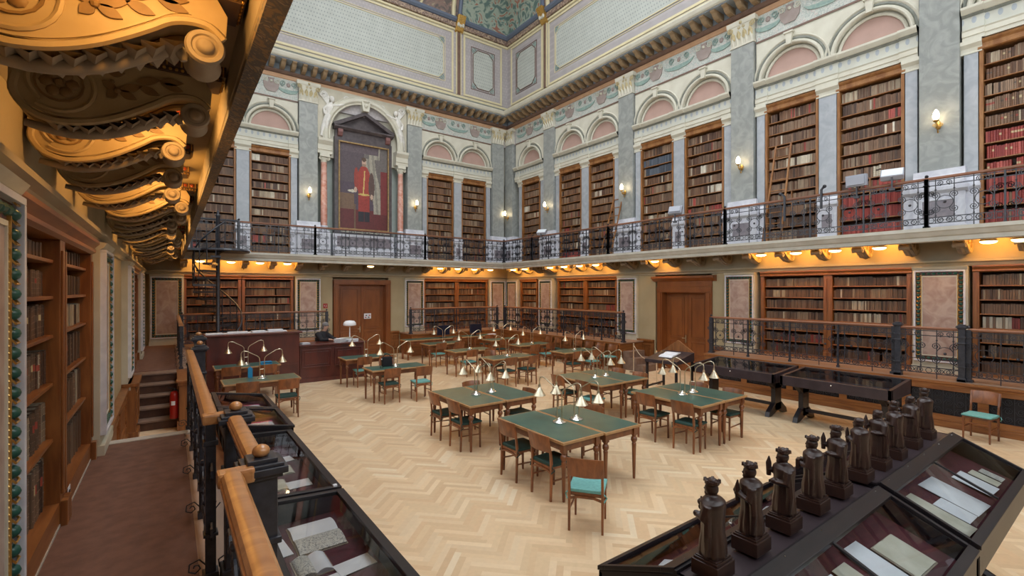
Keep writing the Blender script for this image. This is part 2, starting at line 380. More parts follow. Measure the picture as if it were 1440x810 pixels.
# ------------------------------------------------------------------ platform fronts (oak frames with black grilles)
def grille(w, h):
    b = MB(); b.T = Matrix.Identity(4); n = max(2, int(w / .16)); st = w / n
    for i in range(n):
        for j in range(max(1, int(h / .16))):
            cx = -w / 2 + st * (i + .5); cz = .08 + j * .16
            b.tube([(x, 0, z) for x, z in spiral(cx, cz, .07, .015, 0, 3.6 * PI * (1 if (i + j) % 2 else -1), 12)], .006, 4)
    for i in range(n + 1):
        b.tube([(-w / 2 + st * i, 0, 0), (-w / 2 + st * i, 0, h)], .006, 4)
    return b
def plinth_front(w, s0, s1, d, label, grilles):
    """front of a raised walkway on wall w between s0..s1 at distance d from the wall plane"""
    L_ = s1 - s0; c = (s0 + s1) / 2; loc, rz = wl(w, c, d, 0)
    t = thing('walkway_plinth', label, 'wooden plinth', loc, rz)
    b = MB(); b.box(-L_ / 2, L_ / 2, 0, .05, 0, .12); b.box(-L_ / 2, L_ / 2, 0, .03, .12, .17); b.build('plinth_base', WOODH, t, bevel=.006)
    b = MB(); b.prism_x([(-.02, .80), (.03, .80), (.05, .84), (.08, .86), (.08, .905), (-.02, .905)], -L_ / 2, L_ / 2); b.build('plinth_cap', WOODH, t)
    n = max(1, round(L_ / 1.09)); st = L_ / n
    for i in range(n):
        x = -L_ / 2 + st * i
        b = MB(); b.frame(x, x + st, .17, .80, .075, 0, .025)
        if not grilles: b.box(x + .075, x + st - .075, 0, .008, .245, .725); b.frame(x + .12, x + st - .12, .29, .68, .03, .005, .02)
        b.build('plinth_panel', WOODH, t)
        if grilles:
            k_ = MB(); k_.box(x + .07, x + st - .07, -.04, -.015, .24, .73); k_.build('grille_backing', MESHB, t); g = grille(st - .15, .48); g.v = [(a + x + st / 2, bb + .006, cc + .245) for a, bb, cc in g.v]; g.build('grille', IRON, t)
    return t
plinth_front('B', -1.5, 7.6, BX - 12.37, 'oak walkway plinth with black openwork grilles along the right wall', True)
plinth_front('B', 10.75, 17.85, BX - 12.37, 'oak plinth of the walkway behind the row of chairs', False)
plinth_front('A', 7.95, 12.37, AY - 17.85, 'oak plinth of the back walkway behind the computer desk', False)
plinth_front('A', .4, 4.72, AY - 17.85, 'oak plinth of the back walkway behind the reception desk', False)
plinth_front('L', 13.06, 17.85, 1.10, 'oak plinth of the far aisle walkway beyond the steps', False)
plinth_front('L', 1.5, 7.25, 1.10, 'oak plinth under the iron railing by the glass display cases', True)

# ------------------------------------------------------------------ walls (structure)
def wall_block(nm, w, s0, s1, d0, d1, z0, z1, m):
    b = MB(); b.T = wm(w, 0); sg = {'B': 1, 'A': -1, 'L': -1}[w]
    a, c = sorted((s0 * sg, s1 * sg)); b.box(a, c, d0, d1, z0, z1); return struct(b.build(nm, m))
RNG = {'A': (-1.1, 14.1), 'B': (SY, AY + .36), 'L': (SY, AY + .36)}
NM = {'A': 'wall_back', 'B': 'wall_right', 'L': 'wall_left'}
for w in 'AB':
    s0, s1 = RNG[w]
    wall_block(NM[w], w, s0, s1, -.55, -.36, 0, 3.97, BEIGE)
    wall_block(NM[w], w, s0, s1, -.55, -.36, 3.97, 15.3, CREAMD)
    wall_block(NM[w], w, s0, s1, -.36, -.14, 7.97, 9.82, CREAM)
    wall_block(NM[w], w, s0, s1, -.36, 0, 9.82, 15.3, LAV)
    wall_block(NM[w], w, s0, s1, -.36, .0, 3.22, 3.92, OLIVE)
wall_block('wall_left', 'L', SY, AY + .3, -.55, -.36, 0, 3.97, BEIGE)
wall_block('wall_left', 'L', SY, AY + .3, -.36, .0, 3.22, 3.92, OLIVE)
wall_block('wall_left', 'L', SY, AY + .3, -.36, 0, 9.8, 15.3, LAV)
for k in range(6):      # upper left wall stands between tall windows
    y0 = SY + k * 4.0
    wall_block('wall_left', 'L', y0, y0 + (1.6 if k < 5 else 4.4), -.36, 0, 3.97, 9.8, GREYM)
    if k < 5:
        b = MB(); b.box(-1.2, 1.2, -.05, .0, 0, 5.8); p, r = wl('L', y0 + 2.8, -.2, 3.99); o = b.build('window_%d' % (k + 1), DAY); o.location = p; o.rotation_euler[2] = r; struct(o)
        b = MB(); b.frame(-1.2, 1.2, 0, 5.8, .09, 0, .08); b.box(-.04, .04, 0, .07, .09, 5.7); [b.box(-1.1, 1.1, 0, .06, z, z + .06) for z in (1.5, 3., 4.4)]
        b.build('window_frame', CREAM, o)
# wall behind the camera, with daylit windows high up
b = MB(); b.box(-1.1, 14.1, SY - .3, SY, 0, 6.0); b.box(-1.1, 14.1, SY - .3, SY, 11.2, 15.3)
for x in (-1.1, 2.6, 6.2, 9.8, 13.4): b.box(x, x + (1.0 if x > 0 else 1.3), SY - .3, SY, 6.0, 11.2)
struct(b.build('wall_front', [GREYM]))
b = MB(); b.box(-1.1, 14.1, SY, SY + .1, 0, 3.9); struct(b.build('wall_front_panelling', WOODDK))
for i, x in enumerate((.2, 3.6, 7.2, 10.8)):
    b = MB(); b.box(x, x + 2.6 if x > 3 else x + 2.4, SY - .2, SY - .16, 6.0, 11.2); o = struct(b.build('window_%d' % (6 + i), DAY))
    b = MB(); b.frame(x, x + 2.5, 6., 11.2, .1, SY - .15, SY - .06); b.box(x + 1.2, x + 1.28, SY - .15, SY - .07, 6.1, 11.1); b.box(x, x + 2.5, SY - .15, SY - .08, 8.9, 9.0); b.build('window_frame', CREAM, o)

# ------------------------------------------------------------------ balcony
def edge_poly(d):  # path of constant distances: dict per wall
    return [(LX + d['L'], SY + .1), (LX + d['L'], AY - d['A']), (BX - d['B'], AY - d['A']), (BX - d['B'], SY + .1)]
def sweep(path, prof, name, m, closed_prof=True, mids=None):
    """path: 2D polyline on the inside of the room, prof (o,z): o = offset towards the room centre"""
    n = len(path); out = []
    for i, p in enumerate(path):
        p = Vector(p)
        def nrm(a, c):
            t = (Vector(c) - Vector(a)).normalized(); return Vector((t.y, -t.x))
        if i == 0: k = nrm(path[0], path[1])
        elif i == n - 1: k = nrm(path[-2], path[-1])
        else:
            a, c = nrm(path[i - 1], path[i]), nrm(path[i], path[i + 1]); k = (a + c); k = k / (k.dot(a))
        out.append([(p.x + k.x * o, p.y + k.y * o, z) for o, z in prof])
    b = MB(); q = len(prof); vs = [v for ring in out for v in ring]
    segs = range(q) if closed_prof else range(q - 1)
    for i in range(n - 1):
        for j in segs:
            j2 = (j + 1) % q
            b_mi = mids[j] if mids else 0
            b.add([vs[i * q + j], vs[i * q + j2], vs[(i + 1) * q + j2], vs[(i + 1) * q + j]], [(0, 1, 2, 3)], b_mi)
    return b.build(name, m)
BD = {'L': 1.03, 'A': 1.22, 'B': 1.12}
P0 = edge_poly({'L': 0, 'A': 0, 'B': 0})
PE = edge_poly(BD)
for (x0, x1, y0, y1) in ((LX - .3, LX + BD['L'] - .02, SY, AY), (LX + BD['L'] - .02, BX - BD['B'], AY - BD['A'] + .02, AY + .3), (BX - BD['B'] + .02, BX + .3, SY, AY + .3)):
    b = MB(); b.box(x0, x1, y0, y1, 3.92, 3.965); struct(b.build('floor_balcony', OLIVE))
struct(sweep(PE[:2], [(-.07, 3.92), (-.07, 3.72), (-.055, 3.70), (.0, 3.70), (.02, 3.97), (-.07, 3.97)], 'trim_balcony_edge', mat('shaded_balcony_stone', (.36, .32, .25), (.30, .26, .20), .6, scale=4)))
struct(sweep([(LX + BD['L'] - .1, AY - BD['A']), (BX - BD['B'], AY - BD['A']), (BX - BD['B'], SY + .1)], [(-.02, 3.70), (.0, 3.68), (.03, 3.70), (.03, 3.78), (.06, 3.80), (.10, 3.88), (.12, 3.90), (.12, 3.97), (-.05, 3.97), (-.10, 3.70)], 'trim_balcony_edge', STONE))
struct(sweep(PE[1:], [(-.16, 3.92), (-.10, 3.92), (-.10, 3.70), (-.12, 3.70), (-.12, 3.80), (-.14, 3.88)], 'trim_balcony_soffit', OLIVE))
struct(sweep(PE[:2], [(-.065, 3.68), (.0, 3.66), (.0, 3.72), (-.065, 3.72)], 'trim_balcony_underside', FASCIA))
struct(sweep(P0, [(0, 3.22), (.03, 3.22), (.05, 3.28), (.10, 3.31), (.10, 3.35), (0, 3.36)], 'trim_lower_cornice', OLIVE))
struct(sweep(P0, [(0, 3.80), (.04, 3.82), (.08, 3.88), (.08, 3.92), (0, 3.92)], 'trim_soffit_cove', OLIVE))

# ------------------------------------------------------------------ books
PROJ_S, PROJ_C = math.sin(math.atan(481 / 660)), math.cos(math.atan(481 / 660))
def pixel(p):
    dd = PROJ_S * p[0] + PROJ_C * p[1]
    if dd < .3: return None
    return 720 + 660 * (PROJ_C * p[0] - PROJ_S * p[1]) / dd, 408 - 660 * (p[2] - CAMZ) / dd, dd
BR = [(.17, .085, .045), (.13, .065, .035), (.21, .12, .07), (.10, .05, .03), (.25, .16, .10), (.15, .09, .055), (.19, .10, .055), (.28, .20, .13), (.08, .045, .03), (.22, .13, .08)]
REDS = [(.30, .045, .035), (.36, .06, .045), (.25, .035, .03), (.42, .09, .07)]
BLU = [(.07, .09, .12), (.10, .12, .15), (.06, .07, .09)]
PALE = [(.55, .48, .36), (.62, .57, .46), (.44, .36, .25), (.36, .28, .19)]
def book_geo(b, M, x0, x1, h, d0, dep, col, z, fine):
    b.T = M; w = x1 - x0; k = .0015
    x0 += k; x1 -= k; t = tuple(c * .8 for c in col); pg = (.42, .36, .26)
    if not fine:
        b.add([(x0, d0, z), (x1, d0, z), (x1, d0, z + h), (x0, d0, z + h), (x1, d0 - dep, z + h), (x0, d0 - dep, z + h), (x0, d0 - dep, z), (x1, d0 - dep, z)],
              [(1, 0, 3, 2), (0, 6, 5, 3), (7, 1, 2, 4)], 0, col)
        b.add([(x0, d0, z + h), (x1, d0, z + h), (x1, d0 - dep, z + h), (x0, d0 - dep, z + h)], [(0, 1, 2, 3)], 0, t)
        return
    bu = min(.012, w * .22); prof = [(x0, d0 - bu), (x0 + w * .22, d0 - bu * .25), (x0 + w * .5, d0), (x1 - w * .22, d0 - bu * .25), (x1, d0 - bu), (x1, d0 - dep), (x0, d0 - dep)]
    zs = [0, .12, .14, .30, .32, .50, .52, .70, .72, .88, .90, 1.]
    lab = R.random() < .5; lc = R.choice([(.34, .06, .04), (.55, .45, .25), (.10, .07, .05)])
    for i in range(len(zs) - 1):
        band = i % 2 == 1; e = .0022 if band else 0
        cc = tuple(min(1, c * 1.5 + .02) for c in col) if band else (lc if lab and i == 6 else col)
        a, c = z + h * zs[i], z + h * zs[i + 1]
        for j in range(4):
            p, q = prof[j], prof[j + 1]
            b.add([(p[0], p[1] + e, a), (q[0], q[1] + e, a), (q[0], q[1] + e, c), (p[0], p[1] + e, c)], [(1, 0, 3, 2)], 0, cc)
    b.add([(x0, d0 - bu, z), (x0, d0 - bu, z + h), (x0, d0 - dep, z + h), (x0, d0 - dep, z)], [(0, 1, 2, 3)], 0, col)
    b.add([(x1, d0 - bu, z), (x1, d0 - bu, z + h), (x1, d0 - dep, z + h), (x1, d0 - dep, z)], [(0, 3, 2, 1)], 0, col)
    b.add([(p[0], p[1], z + h) for p in prof], [(0, 1, 2, 3, 4, 5, 6)], 0, col)
    b.add([(x0 + .003, d0 - bu - .003, z + h + .0005), (x1 - .003, d0 - bu - .003, z + h + .0005), (x1 - .003, d0 - dep + .004, z + h + .0005), (x0 + .003, d0 - dep + .004, z + h + .0005)], [(0, 1, 2, 3)], 0, pg)
BOOKS = []
ORD = ['first', 'second', 'third', 'fourth', 'fifth', 'sixth', 'seventh', 'eighth', 'ninth', 'tenth', 'eleventh', 'twelfth', 'thirteenth']
def fill(M, case, w, rows, rng, pal, near=False):
    """rows: list of (z, clear height) bottom to top; pal(rowindex_from_top)->function giving colour"""
    n = len(rows)
    for ri, (z, ch) in enumerate(rows):
        top = n - 1 - ri; x = -w / 2 + .004; pf = pal(top); run = 0
        hb = ch * rng.uniform(.74, .88)
        while x < w / 2 - .02:
            if run <= 0:
                run = rng.randint(3, 14); setc = pf(rng); bh = hb * rng.uniform(.92, 1.05); bw = rng.uniform(.026, .052)
                if rng.random() < .05: x += rng.uniform(.02, .07)
            wd = bw * rng.uniform(.85, 1.15)
            if rng.random() < .3: col = pf(rng)
            else: col = setc
            if case.startswith('lower'): col = tuple(c * .66 for c in col)  # dimmer light below the balcony put into the book colours
            k = rng.uniform(.82, 1.18); col = tuple(c * k for c in col[:3]) ; h = min(bh * rng.uniform(.96, 1.03), ch - .015); run -= 1
            if x + wd > w / 2 - .004: break
            BOOKS.append([M, x, x + wd, h, -.045 - rng.uniform(0, .02), .17, col, z, case, top, 0.]); x += wd
def pal_mix(red=(), blue=(), palep=.05, redp=.02):
    def f(top):
        def g(rng):
            q = rng.random()
            if top in red and q < .93: return rng.choice(REDS)
            if top in blue and q < .8: return rng.choice(BLU)
            if q < palep: return rng.choice(PALE)
            if q < palep + redp: return rng.choice(REDS)
            return rng.choice(BR)
        return g
    return f

# ------------------------------------------------------------------ bookcases
def upper_case():
    t = thing('tall_bookcase', 'x', 'bookcase')
    W = 1.35; H = 3.97
    b = MB(); b.box(-W / 2, -W / 2 + .06, -.34, .03, 0, H - .2); b.box(W / 2 - .06, W / 2, -.34, .03, 0, H - .2); b.build('jamb', WOODUP, t)
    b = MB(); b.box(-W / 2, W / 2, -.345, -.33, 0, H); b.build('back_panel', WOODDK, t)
    b = MB(); b.box(-W / 2 + .06, W / 2 - .06, -.34, .02, 0, .13); b.build('plinth', WOODUP, t)
    b = MB(); b.box(-W / 2, W / 2, -.34, .02, H - .22, H); b.prism_x([(.02, H - .22), (.05, H - .20), (.05, H - .16), (.03, H - .15), (.03, H - .09), (.07, H - .05), (.09, H - .01), (.02, H - .01)], -W / 2 - .02, W / 2 + .02)
    b.build('cornice', WOODUP, t)
    n = 11; z0 = .13; pitch = (H - .22 - z0) / n; rows = []
    for i in range(n):
        if i: 
            b = MB(); b.box(-W / 2 + .06, W / 2 - .06, -.33, -.02, z0 + pitch * i, z0 + pitch * i + .022); b.build('shelf', WOODUP, t)
        rows.append((z0 + pitch * i + (.022 if i else 0), pitch - .022))
    b = MB(); b.box(-.012, .012, -.3, -.02, z0 + pitch * 2 + .022, z0 + pitch * 4); b.build('divider', WOODUP, t)
    return t, W - .12, rows
def lower_case(W, n=7, zs=None):
    t = thing('oak_bookcase', 'x', 'bookcase'); H = 2.30; pl = zs[0] if zs else .09
    for sx in (-1, 1):
        b = MB(); b.box(sx * W / 2 - (.1 if sx > 0 else 0), sx * W / 2 + (.1 if sx < 0 else 0), -.34, .03, 0, H - .12)
        b.box(sx * (W / 2 - .05) - .028, sx * (W / 2 - .05) + .028, .03, .045, .25, H - .2); b.box(sx * (W / 2 - .05) - .045, sx * (W / 2 - .05) + .045, .03, .07, .0, .2)
        b.build('jamb', WOOD, t, bevel=.004)
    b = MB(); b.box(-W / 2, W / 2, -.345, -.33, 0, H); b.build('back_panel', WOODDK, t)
    b = MB(); b.box(-W / 2 + .1, W / 2 - .1, -.34, .025, 0, pl); b.build('plinth', WOODH, t)
    b = MB(); b.box(-W / 2, W / 2, -.34, .03, H - .12, H); b.prism_x([(.03, H - .12), (.06, H - .10), (.06, H - .07), (.045, H - .06), (.09, H - .01), (.09, H + .02), (.03, H + .02)], -W / 2, W / 2); b.build('cornice', WOODH, t)
    if zs is None: zs = [.09 + (H - .12 - .09) / n * i for i in range(n)]
    rows = []; ends = zs[1:] + [H - .12]
    for i, z_ in enumerate(zs):
        if i:
            b = MB(); b.box(-W / 2 + .1, W / 2 - .1, -.33, -.008, z_, z_ + .026); b.build('shelf', WOODH, t, bevel=.004)
        rows.append((z_ + (.026 if i else 0), ends[i] - z_ - (.026 if i else 0)))
    return t, W - .2, rows
UC, UW, UROWS = upper_case(); UCP = Proto(UC)
G = 4.37
gB = [-1.57, 2.80, 7.17, 11.54, 15.91]; gA = [-.08, 4.28, 8.65, 13.05]
seed = 100
ub = []
for c, nm in ((-1.57 + G * .5, 'x'), (4.985, 'bay with the ladder'), (9.355, 'middle bay'), (13.725, 'bay next to the corner bay')):
    for s_ in (-.89, .89): ub.append(('B', c + s_, nm))
ub = [u for u in ub if u[1] > .8]; ub.append(('B', 17.30, 'corner bay'))
for c in (2.1, 10.83):
    for s_ in (-.89, .89): ub.append(('A', c + s_, ''))
UL = {('B', 0): '',
      }
ulabels = ['tall upper bookcase nearest on the right wall, with many rows of red volumes', 'upper bookcase behind the floodlights, brown rows above two rows of red volumes', 'upper bookcase behind the leaning library ladder, all brown volumes',
           'upper bookcase over the door, just past the second sconce from the right', 'upper bookcase over the door with a run of dark blue volumes near its top', 'upper bookcase behind the second, shorter library ladder',
           'upper bookcase beside the one with the short ladder, toward the corner', 'narrow upper bookcase next to the room corner on the right wall',
           'leftmost upper bookcase of the back wall, partly behind the left balcony', 'upper bookcase on the back wall left of the portrait, beside the first sconce', 'upper bookcase just right of the portrait on the back wall', 'upper bookcase on the back wall nearest the room corner']
for i, (w, s, nm) in enumerate(ub):
    loc, rz = wl(w, s, 0, 3.97)
    UCP.put(loc, rz, ulabels[i % len(ulabels)])
    seed += 1; red = (5, 6, 7, 8, 9, 10) if i == 0 else ((8, 9, 10, 7) if i == 1 else (10,) if i == 6 else ())
    fill(wm(w, s, 0, 3.97), 'upper' + str(i), UW, UROWS, random.Random(seed), pal_mix(red, (1, 2) if i == 4 else (), .05, .02))
for s, q in ((-.275, 'first'), (-2.6, 'second'), (-4.2, 'third')):
    loc, rz = wl('B', s, 0, 3.97); UCP.put(loc, rz, 'upper bookcase beside the camera, %s one beyond the right picture edge' % q); seed += 1; fill(wm('B', s, 0, 3.97), 'unseen', UW, UROWS, random.Random(seed), pal_mix())
LC, LW, LROWS = lower_case(1.70); LCP = Proto(LC)
LCL, _, LROWSL = lower_case(1.70, 6, [.19, .66, 1.08, 1.44, 1.73, 2.0]); LCPL = Proto(LCL)
low = [('L', 4.13), ('L', 5.83), ('L', 12.87), ('L', 14.57), ('B', .61), ('B', 4.13), ('B', 5.83), ('B', 12.87), ('B', 14.57), ('B', 1.4 - 99)]
low = [('L', 4.13, 'oak bookcase in the aisle nearest the camera, tall old folios on its low shelves'), ('L', 5.83, 'second oak bookcase along the aisle, before the pilaster'),
       ('L', 12.87, 'oak bookcase in the aisle beyond the steps, the nearer of two'), ('L', 14.57, 'oak bookcase in the aisle beyond the steps, the farther of two'),
       ('B', 1.43, 'lower bookcase right of the nearest marble panel on the right wall'), ('B', 4.13, 'lower bookcase left of the nearest marble panel on the right wall'), ('B', 5.83, 'lower bookcase on the right wall, first after the marble panel by the door'),
       ('B', 12.87, 'lower bookcase on the right wall beyond the door, nearer of the pair'), ('B', 14.57, 'lower bookcase on the right wall beyond the door, farther of the pair'),
       ('A', 1.20, 'lower bookcase behind the spiral staircase on the back wall'), ('A', 2.92, 'lower bookcase between the spiral staircase and the double door'),
       ('A', 9.95, 'lower bookcase on the back wall just right of the double door panel'), ('A', 11.65, 'lower bookcase on the back wall nearest the corner')]
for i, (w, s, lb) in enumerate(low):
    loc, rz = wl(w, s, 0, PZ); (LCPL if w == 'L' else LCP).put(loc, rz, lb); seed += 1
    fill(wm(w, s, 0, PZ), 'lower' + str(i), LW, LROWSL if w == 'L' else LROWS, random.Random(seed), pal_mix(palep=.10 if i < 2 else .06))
SC, SW, SROWS = lower_case(1.30); loc, rz = wl('B', 17.45, 0, PZ); SC.location = loc; SC.rotation_euler[2] = rz; SC['label'] = 'narrow lower bookcase in the corner bay of the right wall'; seed += 1
fill(wm('B', 17.45, 0, PZ), 'lower13', SW, SROWS, random.Random(seed), pal_mix())
CASELAB = {}
for i in range(12): CASELAB['upper%d' % i] = ulabels[i]
for i in range(13): CASELAB['lower%d' % i] = low[i][2]
SHORT = {'upper0': 'upper bookcase at the picture edge', 'upper1': 'upper bookcase behind the floodlights', 'upper2': 'the upper bookcase with the tall ladder', 'lower0': 'the nearest aisle bookcase', 'lower1': 'the second aisle bookcase',
         'lower4': 'the lower bookcase at the picture edge', 'lower5': 'the lower bookcase left of the near panel', 'lower6': 'the lower bookcase by the side door', 'upper3': 'upper bookcase past the second sconce', 'upper4': 'the upper bookcase with blue volumes'}
def place_books():
    for bk in BOOKS:
        M, x0, x1, h, d0, dep, col, z = bk[:8]
        a = pixel(M @ Vector((x0, d0, z))); c = pixel(M @ Vector((x1, d0, z + h)))
        if a and c and -5 < a[0] < 1445 and -5 < a[1] < 815 and -5 < c[1] < 815: bk[10] = abs(c[0] - a[0]) * abs(c[1] - a[1])
        if bk[8] == 'lower5' or bk[8] == 'lower6' or bk[8] == 'lower4': bk[10] *= .6 if bk[9] < 4 else .2
        if bk[8].startswith('upper') and bk[9] > 7: bk[10] *= .7
    BOOKS.sort(key=lambda q: -q[10])
    rest = MB()
    for i, bk in enumerate(BOOKS):
        M, x0, x1, h, d0, dep, col, z, case, top, ar = bk
        if i < 300 and case in SHORT:
            b = MB(); I = Matrix.Identity(4); cx = (x0 + x1) / 2
            book_geo(b, I, x0 - cx, x1 - cx, h, 0, dep, col, 0, True)
            o = b.build('book', BOOKM, fix=False); o.matrix_world = M @ Matrix.Translation((cx, d0, z))
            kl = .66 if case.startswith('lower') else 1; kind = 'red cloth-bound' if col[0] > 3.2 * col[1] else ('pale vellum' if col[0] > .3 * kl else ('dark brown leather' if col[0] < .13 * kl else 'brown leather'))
            lb = '%s book, %s shelf from the top, %s' % (kind, ORD[top], SHORT[case])
            tag(o, lb, 'book', lb)
        else:
            book_geo(rest, M, x0, x1, h, d0, dep, col, z, False)
    stuff(rest.build('shelved_books', BOOKM, fix=False), 'rows of brown and red bound books filling the remaining shelves', 'books')
place_books()

# ------------------------------------------------------------------ pilasters and capitals
def leaf_row(b, w, d, z, h, n, mi=0):
    """row of upright curling leaves across the front and returns of a pilaster capital"""
    for i in range(n):
        x = -w / 2 + w * (i + .5) / n; q = w / n * .42
        b.add([(x - q, d, z), (x + q, d, z), (x + q * .9, d + .012, z + h * .6), (x - q * .9, d + .012, z + h * .6), (x, d + .055, z + h), (x, d + .075, z + h * .86), (x, d + .02, z + .0)],
              [(0, 6, 5, 3), (6, 1, 2, 5), (3, 5, 4), (5, 2, 4)], mi)
def capital(b, w, d, z, h):
    """Corinthian pilaster capital on the front, bottom z, height h; materials 0 cream, 1 gold"""
    b.box(-w / 2 - .02, w / 2 + .02, -.02, d + .025, z, z + .035)
    b.prism_x([(-.02, z + .03), (d, z + .03), (d + .02, z + h * .5), (d + .06, z + h * .82), (-.02, z + h * .82)], -w / 2, w / 2)
    leaf_row(b, w, d + .005, z + .035, h * .36, 5, 0); leaf_row(b, w * 1.02, d + .02, z + h * .3, h * .34, 4, 1)
    for sx in (-1, 1):
        c = [(x, d + .06, zz) for x, zz in spiral(sx * (w / 2 - .02), z + h * .72, .09, .012, PI / 2, PI / 2 + sx * -4 * PI, 18)]
        b.tube(c, .016, 5, 1); c = [(x, d + .05, zz) for x, zz in spiral(sx * .07, z + h * .74, .05, .01, PI / 2, PI / 2 + sx * 3.5 * PI, 12)]; b.tube(c, .011, 4, 1)
    b.prism_x([(-.02, z + h * .82), (d + .07, z + h * .82), (d + .085, z + h * .88), (d + .10, z + h), (-.02, z + h)], -w / 2 - .09, w / 2 + .09)
    b.ball((0, d + .09, z + h * .9), .045, 8, 1)
def giant(m_shaft):
    t = thing('giant_pilaster', 'x', 'pilaster'); z0 = 3.97
    b = MB(); b.box(-.46, .46, -.36, .20, z0, z0 + .14); b.box(-.43, .43, -.36, .17, z0 + .14, z0 + .84); b.prism_x([(-.3, z0 + .84), (.17, z0 + .84), (.22, z0 + .90), (.22, z0 + .98), (-.3, z0 + .98)], -.48, .48)
    b.frame(-.30, .30, z0 + .27, z0 + .72, .035, .16, .185, 0); b.build('pedestal', WHITEM, t, bevel=.006)
    b = MB(); b.box(-.265, .265, .165, .176, z0 + .305, z0 + .685); b.build('inlaid_panel', DARKM, t)
    b = MB(); b.prism_x([(-.3, z0 + .98), (.20, z0 + .98), (.20, z0 + 1.12), (.185, z0 + 1.18), (.16, z0 + 1.24), (.15, z0 + 1.36), (-.3, z0 + 1.36)], -.43, .43); b.build('base', WHITEM, t)
    b = MB(); b.box(-.335, .335, -.36, .13, z0 + 1.36, 9.88); b.build('shaft', m_shaft, t, bevel=.008)
    b = MB(); capital(b, .67, .13, 9.88, .74); b.build('capital', [CREAM, mat('pale_gilt_stucco', (.56, .47, .27), (.46, .37, .19), .5, scale=20)], t)
    return sub(t, 'pedestal', 'inlaid_panel')
GPt = Proto(giant(GREYM))
sc_names = ['outside the picture beside the camera', 'nearest, with the rightmost sconce', 'second from the right, left of the tall ladder', 'third from the right', 'fourth from the right, near the corner']
for i, s in enumerate(gB):
    loc, rz = wl('B', s); GPt.put(loc, rz, 'giant marble pilaster on the right wall, ' + sc_names[i])
loc, rz = wl('B', 18.95); GPt.put(loc, rz, 'giant grey marble pilaster on the right wall folded into the room corner')
for s, q in ((-.08, 'hidden behind the left balcony'), (4.28, 'left of the portrait'), (8.65, 'right of the portrait'), (13.07, 'standing at the room corner')):
    loc, rz = wl('A', s); GPt.put(loc, rz, 'giant marble pilaster on the back wall, ' + q)
def small_pil(w):
    t = thing('marble_pilaster', 'x', 'pilaster'); z0 = 3.97
    b = MB(); b.box(-w / 2 - .02, w / 2 + .02, -.36, .10, z0, z0 + .12); b.box(-w / 2, w / 2, -.36, .07, z0 + .12, z0 + .86); b.prism_x([(-.3, z0 + .86), (.07, z0 + .86), (.11, z0 + .92), (.11, z0 + .98), (-.3, z0 + .98)], -w / 2 - .02, w / 2 + .02)
    if w > .35: b.frame(-w * .32, w * .32, z0 + .3, z0 + .7, .025, .06, .082)
    b.prism_x([(-.3, z0 + .98), (.08, z0 + .98), (.08, z0 + 1.06), (.05, z0 + 1.12), (.04, z0 + 1.18), (-.3, z0 + 1.18)], -w / 2 - .01, w / 2 + .01); b.build('pedestal', WHITEM, t)
    if w > .35: b = MB(); b.box(-w * .29, w * .29, .065, .074, z0 + .32, z0 + .68); b.build('inlaid_panel', DARKM, t)
    b = MB(); b.box(-w / 2 + .02, w / 2 - .02, -.36, .03, z0 + 1.18, 7.72); b.build('shaft', BLUEM, t, bevel=.005)
    b = MB(); b.prism_x([(-.3, 7.70), (.045, 7.70), (.045, 7.73), (.035, 7.74), (.035, 7.82), (.07, 7.86), (.10, 7.89), (.10, 7.97), (-.3, 7.97)], -w / 2 - .04, w / 2 + .04); b.build('capital', CREAM, t)
    return sub(t, 'pedestal', 'inlaid_panel')
MP = Proto(small_pil(.44)); SP = Proto(small_pil(.26))
bays = [('B', c) for c in (-1.57 + G / 2, 4.985, 9.355, 13.725)] + [('A', 2.1), ('A', 10.85)]
for w, c in bays:
    if (w, c) != bays[0]: loc, rz = wl(w, c); MP.put(loc, rz, 'slim blue grey marble pilaster between paired upper bookcases on the %s' % WN[w], 'slim pilasters of the %s' % WN[w])
    for sx in (-1, 1):
        if w == 'B' and c < 1 and sx < 0: continue
        loc, rz = wl(w, c + sx * 1.69); SP.put(loc, rz, 'narrow half pilaster tucked beside a giant pilaster on the %s' % WN[w], 'half pilasters of the %s' % WN[w])
for s in (16.46, 18.1): loc, rz = wl('B', s); SP.put(loc, rz, 'narrow half pilaster flanking the corner bookcase on the right wall', 'half pilasters flanking the corner bookcase')

# ------------------------------------------------------------------ entablature, arches, painted frieze
def local(name, w, s, mats, fn, **k):
    b = MB(); fn(b); o = b.build(name, mats, **k); loc, rz = wl(w, s); o.location = loc; o.rotation_euler[2] = rz; return o
spans = [('B', -1.57 + G / 2, 3.64), ('B', 4.985, 3.64), ('B', 9.355, 3.64), ('B', 13.725, 3.64), ('B', 17.38, 2.2), ('A', 2.1, 3.64), ('A', 10.86, 3.68)]
def entab(b, W):
    for a, c, e in ((-W / 2, W / 2, 0), (-W / 2, -W / 2 + .34, .03), (W / 2 - .34, W / 2, .03)) + (((-.26, .26, .03),) if W > 3 else ()):
        b.prism_x([(-.2, 7.97), (.05 + e, 7.97), (.05 + e, 8.05), (.07 + e, 8.06), (.07 + e, 8.16), (.09 + e, 8.19), (-.2, 8.19)], a, c, 0)
        b.box(a, c, -.2, .045 + e, 8.19, 8.46, 1)
        b.prism_x([(-.2, 8.46), (.06 + e, 8.46), (.09 + e, 8.49), (.09 + e, 8.51), (-.2, 8.51)], a, c, 2)
        b.prism_x([(-.2, 8.51), (.12 + e, 8.51), (.17 + e, 8.57), (.19 + e, 8.60), (.19 + e, 8.65), (.14 + e, 8.66), (-.2, 8.66)], a, c, 0)
ENT = {}
